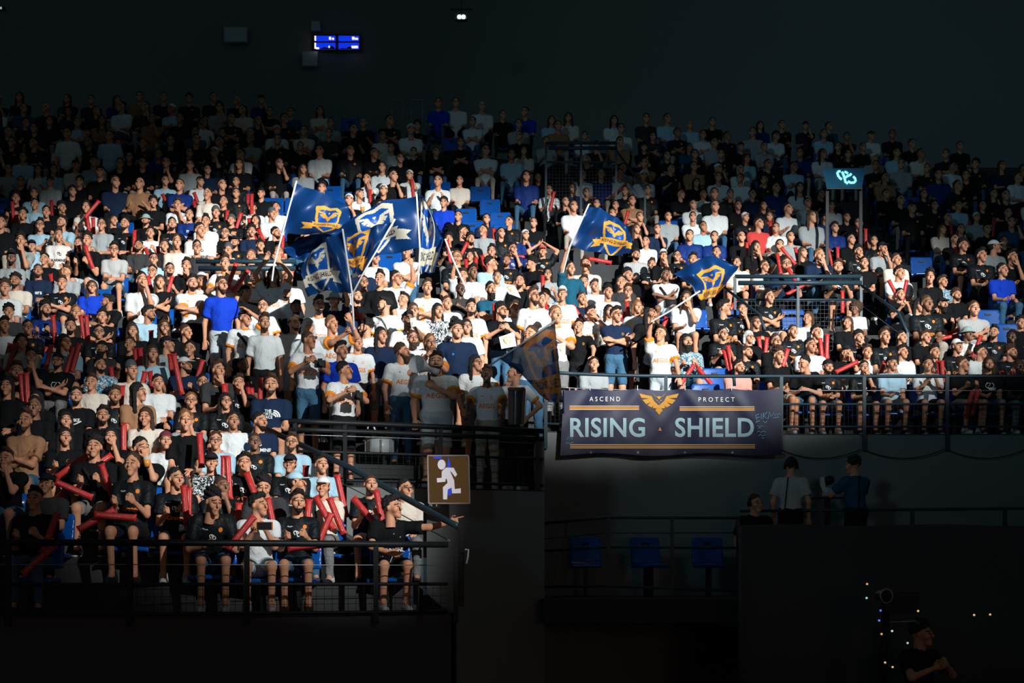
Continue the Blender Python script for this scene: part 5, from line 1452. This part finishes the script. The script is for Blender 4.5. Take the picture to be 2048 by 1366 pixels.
for x0, x1, y, dy in ((1139, 1278, 811.5, 0), (1359, 1509, 813, 0), (1140, 1510, 888.5, 0)):
    for q, h, m in ((0, 1.7, M_STR2), (3.2, 2.4, M_STR), (6.6, 1.7, M_STR2)): stripe(x0, x1, y + q, h, m, dy)
for bit in HAWK:
    t = tri_fill(bit); bprint('winged_emblem', (bit, t), 1318, 808, 39.5, M_GOLD, 39.5)
bprint('triangle_mark', ([(-3.5, -3.5), (3.5, -3.5), (0, 4)], [(0, 1, 2)]), 1320, 858, 1.0, M_ORANGE)
M_INK = mat('signature_ink', (0.18, 0.42, 0.6), 0.6, 0.2)
def sig(paths, w=1.0): bprint('signature', strokes([[(a, -c) for a, c in p] for p in paths], w), 0, 0, 1.0, M_INK)
sig([[(1518, 828), (1511, 831), (1514, 842)], [(1512, 836), (1519, 834)], [(1511, 845), (1520, 841)], [(1523, 827), (1522, 838)], [(1527, 825), (1526, 838)], [(1534, 824), (1527, 832), (1535, 838)], [(1536, 837), (1539, 823), (1542, 834)], [(1526, 842), (1530, 846), (1535, 842)]])
sig([[(1544, 832), (1547, 825), (1550, 832), (1553, 827), (1555, 832), (1558, 826), (1561, 831)], [(1546, 836), (1558, 834)]])
sig([[(1514, 853), (1517, 851), (1519, 854), (1522, 851), (1526, 853)], [(1516, 857), (1522, 855)], [(1514, 864), (1518, 862), (1522, 865), (1526, 862), (1531, 864)], [(1517, 872), (1521, 869), (1525, 872), (1530, 870)], [(1523, 875), (1526, 877), (1528, 875)]], .9)
sig([[(1130 + 4, 880), (1137, 872), (1139, 880), (1142, 871), (1144, 880)], [(1128 + 4, 888), (1134, 885), (1140, 887), (1147, 884)]], .9)
for x in (1180, 1275, 1370, 1463):
    b = MB(); b.tube([at(x, 771, bd(x) - .02) - o0, at(x, 781, bd(x) - .04) - o0], .006, 6); b.build('tie', mat('tie_white', (0.7, 0.7, 0.7)), root)
for x in (1182, 1276, 1370, 1465):
    bprint('eyelet', strokes([earc(0, 0, 1.6, 1.6, 0, 360)], .8), x, 905, 1.0, M_WIRE)

# ------------------------------------------------------------------ exit sign
SD = 20.3
root = empty('exit_sign', at(898, 1015, SD), 'framed running-man exit sign on dark brown panel', 'sign')
o0 = Vector(root.location)
def S2(x, y, off): return at(855 + (x - 340) / 9.757, 911.5 + (y - 210) / 9.757, SD - off) - o0
M_SPAN = mat('sign_brown_film', (0.055, 0.030, 0.012), 0.25, 0.5, var=.4, vscale=2.0, emit=(0.10, 0.05, 0.012), estr=.45)
outer = [(340, 210), (1140, 208), (1162, 1140), (362, 1142)]
b = MB(); b.prism([(x, y) for x, y in outer], 0, .03, lambda a, c, h: S2(a, c, h)); b.build('panel', M_SPAN, root)
b = MB()
for i in range(4):
    p, q = outer[i], outer[(i + 1) % 4]; b.tube([S2(*p, .035), S2(*q, .035)], .010, 6)
b.build('frame', mat('sign_frame', (0.55, 0.42, 0.38), 0.5, 0.3), root)
man = [(700, 440), (850, 445), (920, 575), (880, 625), (800, 520), (785, 520), (860, 690), (872, 860), (990, 845), (990, 940), (820, 945), (808, 830), (735, 870), (722, 1062), (645, 1062), (640, 825), (730, 740), (715, 660), (695, 660), (688, 718), (528, 732), (520, 648), (615, 640), (618, 515)]
b = MB(); t = tri_fill(man); b.add([S2(x, y, .045) for x, y in man], t); b.build('running_man', mat('sign_white', (0.62, 0.60, 0.60), 0.5, 0.3, emit=(0.8, 0.75, 0.8), estr=.42), root)
hd = [(615 + 78 * math.cos(i * math.pi / 12), 383 + 98 * math.sin(i * math.pi / 12)) for i in range(24)]
b = MB(); b.add([S2(x, y, .045) for x, y in hd], [tuple(range(24))]); b.build('running_man', MATS['sign_white'], root)
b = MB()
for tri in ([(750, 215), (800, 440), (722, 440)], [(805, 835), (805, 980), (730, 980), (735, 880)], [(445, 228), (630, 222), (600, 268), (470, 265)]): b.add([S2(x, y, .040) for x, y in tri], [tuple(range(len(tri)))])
b.build('painted_blue_glare', mat('sign_blue_glare', (0.02, 0.06, 0.6), 0.4, 0.4, emit=(0.03, 0.10, 0.9), estr=.35), root)  # blue glare on the sign, put in as glowing coloured patches
b = MB(); b.prism([(345, 1160), (600, 1160), (600, 1235), (345, 1235)], 0, .02, lambda a, c, h: S2(a, c, h)); b.build('small_plate', M_DARK, root)
b = MB(); v2, f2 = strokes([[(375, 1170), (425, 1170), (425, 1200)]], 14); b.add([S2(x, y, .026) for x, y in v2], f2); b.add([S2(x, y, .026) for x, y in ((500, 1162), (535, 1162), (520, 1208))], [(0, 1, 2)])
b.build('arrow_mark', mat('sign_arrow', (0.75, 0.62, 0.55)), root)

# ------------------------------------------------------------------ glowing club sign
LD = 32.30
root = empty('glowing_sign', at(1690, 378, LD), 'dark blue brick-patterned sign with glowing cyan emblem', 'sign')
o0 = Vector(root.location)
def G2(x, y, off=0.0): return at(x, y, LD - off) - o0
b = MB(); b.prism([(1646, 337), (1731, 336), (1724, 375), (1653, 375)], 0, .08, lambda a, c, h: G2(a, c, h)); b.build('board', pattern_mat('sign_brick', (0.02, 0.14, 0.26), (0.012, 0.07, 0.14), 9, 'brick', .5), root)
M_CYAN = mat('emblem_cyan', (0.2, 0.9, 0.9), 0.4, 0.3, emit=(0.25, 1.0, 0.95), estr=1.3)
def e2(x, y): return (1620 + x / 14.63, 320 + y / 14.63)
links = [[(895, 330), (830, 335), (800, 380), (830, 470), (880, 530), (930, 570)], [(1010, 340), (1060, 360), (1110, 400)], [(1265, 480), (1320, 540), (1335, 610), (1290, 660), (1190, 665), (1110, 620)], [(940, 340), (985, 450), (1020, 560), (1035, 640), (1110, 690)], [(1030, 510), (1100, 470), (1170, 440), (1215, 400)]]
b = MB()
for l in links:
    v2, f2 = strokes([[e2(*q) for q in l]], 4.6); b.add([G2(x, y, .10) for x, y in v2], f2)
b.build('emblem', M_CYAN, root)
b = MB(); b.tube([G2(1653, 377, .06), G2(1725, 377, .06)], .02, 6); b.build('ledge', M_METAL, root)
for i, (x, y) in enumerate(((1656, 345), (1672, 352), (1660, 360), (1712, 345), (1718, 356), (1710, 366), (1665, 369), (1650, 341))):
    pass
for x in (1655, 1722):
    p = G2(x, 376); z0 = row_floor(17) - o0.z
    b = MB(); b.box((p.x, p.y + .04, (p.z + z0) / 2), (.06, .06, abs(p.z - z0))); b.build('post', M_DARK, root)

# ------------------------------------------------------------------ far hall: screens, lamp, wall panels
WD = 46.9
root = empty('video_screen', at(674, 100, WD), 'pair of bright blue video panes high on back wall', 'screen')
o0 = Vector(root.location)
M_SCR = mat('screen_blue', (0.01, 0.02, 0.3), 0.3, 0.3, emit=(0.004, 0.035, 0.75), estr=1.0)
M_SCW = mat('screen_white', (0.5, 0.5, 0.5), 0.3, 0.3, emit=(1, .9, .85), estr=1.0)
def quad(name, x0, y0, x1, y1, m, d, par, o0):
    b = MB(); b.box((at(x0, y0, d) + at(x1, y1, d)) / 2 - o0, (abs(x1 - x0) / F * d, .05, abs(y1 - y0) / F * d)); return b.build(name, m, par)
quad('screen_housing', 626, 69, 721, 101, M_DARK, WD, root, o0)
for x0, x1 in ((629, 671), (677, 718)):
    quad('screen_pane', x0, 72, x1, 82, M_SCR, WD - .06, root, o0); quad('screen_pane', x0, 86, x1, 98, M_SCR, WD - .06, root, o0)
for x0, y0, x1, y1 in ((629, 72, 632, 81), (629, 86, 632, 97), (632, 95, 638, 98), (658, 74, 662, 79), (664, 76, 668, 79), (704, 74, 709, 79), (710, 76, 716, 79), (657, 92, 660, 96), (703, 92, 716, 96)):
    quad('screen_caption', x0, y0, x1, y1, M_SCW, WD - .12, root, o0)
b = MB(); x_ = [(640, 98), (648, 94), (655, 96), (662, 91), (668, 95), (671, 98)]; b.add([at(x, y, WD - .13) - o0 for x, y in x_], [tuple(range(6))]); b.build('screen_silhouette', M_PBLACK, root)
b = MB(); x_ = [(677, 98), (684, 96), (692, 97), (698, 93), (703, 94), (704, 98)]; b.add([at(x, y, WD - .13) - o0 for x, y in x_], [tuple(range(6))]); b.build('screen_silhouette', M_PBLACK, root)
root = empty('hanging_lamp', at(923, 37, 40), 'small bright white lamp hanging near top centre', 'lamp')
o0 = Vector(root.location)
b = MB(); b.box((0, 0, .02), (.30, .16, .14)); b.build('lamp_housing', M_DARK, root)
M_LED = mat('lamp_white', (1, 1, 1), emit=(0.9, 1.0, 1.0), estr=30)
for s in (-1, 1): b = MB(); b.tube([(s * .05, -.081, .01), (s * .05, -.10, .01)], .045, 12); b.build('lamp_lens', M_LED, root)
b = MB(); b.tube([(0, 0, .08), (0, 0, .45)], .012, 6); b.tube([(-.28, 0, .22), (.28, 0, .22)], .02, 6); b.build('lamp_yoke', M_METAL, root)
root = empty('corner_lamp', at(4, 18, 40), 'tiny dim white lamp at top left edge', 'lamp'); b = MB(); b.box((0, 0, 0), (.16, .12, .08)); b.box((-.02, -.07, 0), (.07, .03, .05), 1); b.build('lamp_body', [M_DARK, mat('lamp_dim', (.5, .5, .5), emit=(.5, .6, .65), estr=.6)], root)
for (x0, y0, x1, y1, lab, c) in ((447, 54, 496, 86, 'faint grey panel on back wall left of blue screens', .07), (622, 42, 641, 62, 'small faint blue-grey board above the blue screens', .05), (604, 103, 636, 134, 'faint narrow board below the blue screens', .05)):
    p = at((x0 + x1) / 2, (y0 + y1) / 2, WD); b = MB(); w, h = (x1 - x0) / F * WD, (y1 - y0) / F * WD
    b.box(p, (w, .06, h)); b.box(p + Vector((0, -.03, 0)), (w * .9, .03, h * .86), 1)
    tag(b.build('wall_board', [mat('board_frame', (0.3, 0.32, 0.32)), mat('board_face_%d' % x0, (0.45 + c, 0.5 + c, 0.52 + c))]), lab, 'board')
for i, (x, y) in enumerate(((481, 181), (517, 184), (604, 215), (659, 218), (699, 218), (795, 208), (834, 208))):
    b = MB(); dd = 39.8; w = .27; h = .20; c = at(x, y, dd)
    b.tube([c + Vector((-w / 2, 0, -h / 2)), c + Vector((-w / 2, 0, h / 2)), c + Vector((w / 2, 0, h / 2)), c + Vector((w / 2, 0, -h / 2))], .012, 6)
    b.tube([c + Vector((-w / 2, 0, -h / 2)), c + Vector((-w / 2, .05, -.55))], .012, 6); b.tube([c + Vector((w / 2, 0, -h / 2)), c + Vector((w / 2, .05, -.55))], .012, 6)
    tag(b.build('chair_back_frame', mat('frame_teal', (0.10, 0.30, 0.38), .4, .4), None, True), 'thin teal chair frame above upper left rows, %s from left' % ordinal(i + 1), 'chair', 'teal chair frames at the top')

# ------------------------------------------------------------------ things in hands and on rails
def by(x, y): return min(NEAR, key=lambda q: (q['x'] - x) ** 2 + (q['y'] - y) ** 2)
# drum
root = empty('snare_drum', at(759, 912, 21.3), 'white-shelled snare drum hanging behind the double railing', 'drum')
o0 = Vector(root.location); c = at(759, 893, 21.6) - o0
n = 20
b = MB(); b.tube([c + Vector((0, 0, -.105)), c + Vector((0, 0, .105))], .17, 24); b.build('shell', mat('drum_shell', (0.55, 0.56, 0.57), .35, .5), root, True)
for z in (-.105, .105): b = MB(); b.tube([c + Vector((.178 * math.cos(t), .178 * math.sin(t), z)) for t in [2 * math.pi * i / 24 for i in range(25)]], .012, 6, cap=False); b.build('rim', M_WIRE, root, True)
for i in range(8):
    t = 2 * math.pi * i / 8 + .2; b = MB(); b.box(c + Vector((.182 * math.cos(t), .182 * math.sin(t), 0)), (.02, .02, .16)); b.build('lug', M_WIRE, root)
for s in (-1, 1):
    b = MB(); p = [at(759 + s * 18 + q * 3, y, 20.6) - o0 for q, y in ((-2, 858), (-1, 847), (1, 846), (2, 852), (3, 860))]; b.tube(p, .012, 6); b.build('strap', M_PWHITE, root, True)
# megaphone
b = MB(); p0 = at(862, 740, 20.9); p1 = at(833, 728, 20.6)
b.tube([p0, p0.lerp(p1, .3), p0.lerp(p1, .75), p1], [.03, .045, .095, .115], 18, cap=False); b.tube([p0 + Vector((.10, .02, -.03)), p0], [.045, .04], 12); b.tube([p0 + Vector((-.03, 0, -.03)), p0 + Vector((-.02, 0, -.13))], .015, 6, 1)
tag(b.build('megaphone', [mat('megaphone_white', (0.75, 0.78, 0.80), .35, .4), M_DARK], None, True), 'white megaphone raised by the bearded ginger man in glasses', 'megaphone')
# cameras, phones, cups
def gadget(name, x, y, lab, cat_, size, m, d=None, lens=False, group=None):
    q = by(x, y - 30); dd = d or (q['root'].location.y - .40); c = at(x, y, dd)
    b = MB(); b.box(c, size, 0)
    if lens: b.tube([c + Vector((0, 0, 0)), c + Vector((.03, -.09, 0))], .036, 12, 1); b.box(c + Vector((0, 0, size[2] * .6)), (size[0] * .4, size[1] * .7, size[2] * .3), 0)
    else: b.box(c + Vector((0, -size[1] * .5 - .001, 0)), (size[0] * .88, .004, size[2] * .9), 1)
    tag(b.build(name, [m, M_STRAP]), lab, cat_, group)
gadget('photo_camera', 640, 728, 'black photo camera held by the shaven-headed man in white jersey', 'camera', (.14, .07, .09), M_STRAP, lens=True)
gadget('photo_camera', 715, 792, 'black photo camera held low by the man bending at rail', 'camera', (.13, .07, .09), M_STRAP, lens=True)
gadget('smartphone', 529, 1052, 'phone in an orange case held by person looking down', 'phone', (.16, .012, .08), M_ORANGE, d=15.95)
gadget('smartphone', 1801, 591, 'dark phone held before the face beside sloping handrail', 'phone', (.075, .012, .14), M_STRAP)
gadget('smartphone', 1560 + 58, 672, 'dark phone held by the person in front of the gangway', 'phone', (.075, .012, .14), M_STRAP)
def cup(x, y, lab, d=None):
    q = by(x, y - 12); c = at(x, y, d or q['root'].location.y - .30)
    b = MB(); b.tube([c + Vector((0, 0, -.055)), c + Vector((0, 0, .055))], [.032, .042], 14); b.tube([c + Vector((0, 0, -.05)), c + Vector((0, 0, .02))], [.033, .039], 14, 1)
    tag(b.build('plastic_cup', [mat('cup_clear', (0.75, 0.75, 0.72), .2, .5, alpha=.55), mat('beer', (0.75, 0.28, 0.06), .3, .4)], None, True), lab, 'cup', 'plastic cups of drink')
cup(294, 923, 'plastic cup raised to the mouth of dark-haired man'); cup(385, 885, 'plastic cup raised by the ginger person in glasses'); cup(725, 417, 'plastic cup held below the grey beanie')
# paper sheets with the shield mark
def sheet(pts, lab, d):
    root = empty('paper_sheet', at(*pts[0], d), lab, 'paper', 'white paper sheets with shield mark'); o0 = Vector(root.location)
    P = [at(x, y, d + .03 * (i % 2)) - o0 for i, (x, y) in enumerate(pts)]
    n = 8; vs = []; fs = []
    for i in range(n + 1):
        for j in range(n + 1):
            u, w = i / n, j / n; vs.append(P[0].lerp(P[1], u).lerp(P[3].lerp(P[2], u), w) + Vector((0, .012 * math.sin(u * 5 + w * 3), 0)))
    for i in range(n):
        for j in range(n): a = i * (n + 1) + j; fs.append((a, a + 1, a + n + 2, a + n + 1))
    b = MB(); b.add(vs, fs); b.build('sheet', M_PWHITE, root, True)
    v2, f2 = strokes([SHIELD_O + SHIELD_O[:1], [(-.3, -.35), (0, .35), (.3, -.35)]], .12)
    b = MB(); b.add([P[0].lerp(P[1], .5 + a * .42).lerp(P[3].lerp(P[2], .5 + a * .42), .5 - c_ * .42) + Vector((0, -.012, 0)) for a, c_ in v2], f2); b.build('shield_mark', M_GOLD, root)
sheet([(998, 674), (1028, 664), (1033, 692), (1003, 698)], 'white paper with golden shield held by man in black tee', by(1003, 622)['root'].location.y - .42)
sheet([(1004, 565), (1030, 572), (1042, 596), (1018, 588)], 'crumpled white paper waved above the teal tee', by(982, 581)['root'].location.y - .3)
sheet([(1115, 688), (1131, 684), (1131, 708), (1117, 712)], 'white paper with shield held beside the sheer flag', by(1112, 630)['root'].location.y - .35)
sheet([(820, 637), (831, 634), (832, 652), (822, 655)], 'small white paper beside the brown-skinned jersey wearer', by(816, 641)['root'].location.y - .35)
# tall framed shield carried by the man turned away at the railing
root = empty('display_shield', at(1033, 848, 20.6), 'tall curved shield with brown rim beside the railing corner', 'shield'); o0 = Vector(root.location)
n = 10; vs = []; fs = []
for i in range(n + 1):
    t = i / n
    for j in range(5):
        u = j / 4; x = 1018 + 30 * u - 4 * t * u; y = 778 + 71 * t; vs.append(at(x, y, 20.7 - .10 * math.sin(u * math.pi)) - o0)
for i in range(n):
    for j in range(4): a = i * 5 + j; fs.append((a, a + 1, a + 6, a + 5))
b = MB(); b.add(vs, fs); b.build('plate', mat('shield_plate', (0.05, 0.05, 0.055), .25, .5), root, True)
b = MB(); b.tube([Vector(vs[i * 5 + 4]) for i in range(n + 1)] , .022, 6); b.tube([Vector(vs[j]) for j in range(5)], .022, 6); b.tube([Vector(vs[i * 5]) for i in range(n + 1)], .012, 6); b.build('rim', mat('shield_rim', (0.20, 0.11, 0.07), .6, .3), root, True)

# ------------------------------------------------------------------ staff on the concourse, robotic camera, camera operator
def extra_person(x, y, d, floor, shirt, head, pose, yaw, rz, lab, skin=1, specs=False, headset=False, cable=False, leg='black'):
    fig = figure(pose); sc = (at(x, y, d).z - floor) / fig['head'][2]
    sc = min(1.12, max(.85, sc))
    p = dict(x=x, y=y, shirt=shirt, head=head, yaw=yaw, pose=pose, beard=False, big=False, mou=False, specs=specs, skin=skin, pr=None, bag=False, leg=leg, long=True, pitch=0)
    r = build_person(p, 'person', at(x, y, d) - Vector((0, 0, at(x, y, d).z - floor)), rz, sc, 'arena staff below the stand', lab)
    if headset: obj('headset', HPM, r, head_matrix(pose, snap(yaw, (-60, -40, -20, 0, 15, 30, 50)), 0))
    if cable:
        b = MB(); T = fig['T']; b.tube([T(.03, .14, .50), T(.05, .16, .30), T(.08, .165, .0), T(.09, .17, -.2)], .008, 6); b.build('headset_cable', M_STRAP, r, True)
    return r
HPM = headphone_mesh()
extra_person(1582, 933, 23.0, CZ - .05, 'S', 'd', 'T', 0, math.pi - .25, 'person seen from behind in striped shirt wearing a headset', headset=True, cable=True)
extra_person(1710, 931, 22.8, CZ - .05, 'T', 'd', 'N', 0, math.pi + .5, 'person seen from behind in long blue-grey top at camera', cable=True)
extra_person(1510, 1008, 22.6, CONC - .35, 'B', 'd', 'T', 15, .2, 'dim person with headset low beside the striped shirt', headset=True)
b = MB(); b.box((4.6, 22.9, CZ - .175), (2.6, .9, .25)); struct('floor_staff_platform', b.mesh('floor_staff_platform', [M_STEP]))
root = empty('robotic_camera', at(1657, 1050, 23.2), 'white robotic camera on slim stand between two staff', 'camera'); o0 = Vector(root.location)
b = MB(); c = at(1659, 988, 23.2) - o0; b.box(c, (.18, .16, .06)); b.build('base', mat('camera_white', (0.5, 0.5, 0.5), .4, .4), root)
b = MB(); b.prism([(1640, 955), (1649, 953), (1651, 974), (1672, 977), (1672, 984), (1646, 984), (1640, 970)], -.06, .06, lambda a, e, h: at(a, e, 23.2 - h) - o0); b.build('yoke', MATS['camera_white'], root)
b = MB(); c = at(1657, 961, 23.2) - o0; b.tube([c + Vector((0, .10, 0)), c + Vector((0, -.10, 0))], .065, 16); b.build('lens_head', M_DARK, root, True)
b = MB(); b.box(at(1656, 996, 23.2) - o0, (.44, .22, .02)); b.build('shelf', M_DARK, root)
b = MB(); p = at(1655, 997, 23.2) - o0; b.box((p.x, p.y, p.z / 2), (.07, .07, p.z)); b.build('stand_pole', M_DARK, root)
OPF = FLOOR_Z
extra_person(1838, 1268, 17.2, OPF, 'B', 'd', 'N', 40, .5, 'camera operator in dark tee with round badge at lower right')
root = empty('broadcast_camera', at(1770, 1366, 16.8), 'dark broadcast camera with ring lens and tiny lights, lower right', 'camera'); o0 = Vector(root.location)
b = MB(); c = at(1800, 1205, 16.8) - o0; b.box(c, (.34, .22, .22)); b.build('camera_body', M_DARK, root)
b = MB(); c = at(1773, 1192, 16.6) - o0; b.tube([c + Vector((.06 * math.cos(t), 0, .07 * math.sin(t))) for t in [2 * math.pi * i / 20 for i in range(21)]], .010, 6, cap=False); b.build('lens_ring', M_WIRE, root, True)
b = MB(); b.tube([c + Vector((0, .3, 0)), c + Vector((0, -.02, 0))], .055, 16); b.build('lens', M_DARK, root, True)
b = MB(); b.tube([at(1766, 1245, 16.8) - o0, at(1830, 1242, 16.9) - o0, at(1838, 1250, 16.9) - o0], .012, 6); b.build('pan_handle', M_WIRE, root, True)
b = MB(); b.tube([at(1770, 1225, 16.8) - o0, at(1764, 1366, 16.8) - o0], .05, 10); b.build('pedestal', M_DARK, root, True)
for x, y, c_ in ((1734, 1168, (.9, .35, .12)), (1733, 1196, (.2, .8, .7)), (1758, 1241, (.1, .25, 1)), (1761, 1221, (.1, .2, .9)), (1763, 1268, (.9, .4, .1)), (1784, 1262, (.6, .7, .7)), (1815, 1286, (.5, .6, .6)), (1836, 1222, (.9, .5, .2)), (1948, 1230, (.8, .5, .3)), (1980, 1229, (.8, .45, .2)), (1770, 1325, (.8, .5, .25)), (1785, 1334, (.8, .45, .2))):
    b = MB(); c = at(x, y, 16.55); b.tube([c, c + Vector((0, -.01, 0))], .011, 8); b.build('indicator_light', mat('indicator_%d' % x, c_, .4, .3, emit=c_, estr=.9), root, matrix=Matrix.Translation(-o0))
# black railing-end post of the lowest block and its number plate
b = MB(); p = at(922, 1130, 16.0); b.box(p, (.06, .06, .80)); q = at(934, 1112, 15.95)
v2, f2 = strokes([[(930, 1099), (937, 1099), (936, 1113), (933, 1127)]], 3.0)
root = tag(b.build('end_post', M_DARK), 'dark end post with a pale numeral plate near pointing person', 'post')
b = MB(); b.add([at(x, y, 15.9) for x, y in v2], f2); b.build('numeral', M_PWHITE, root)
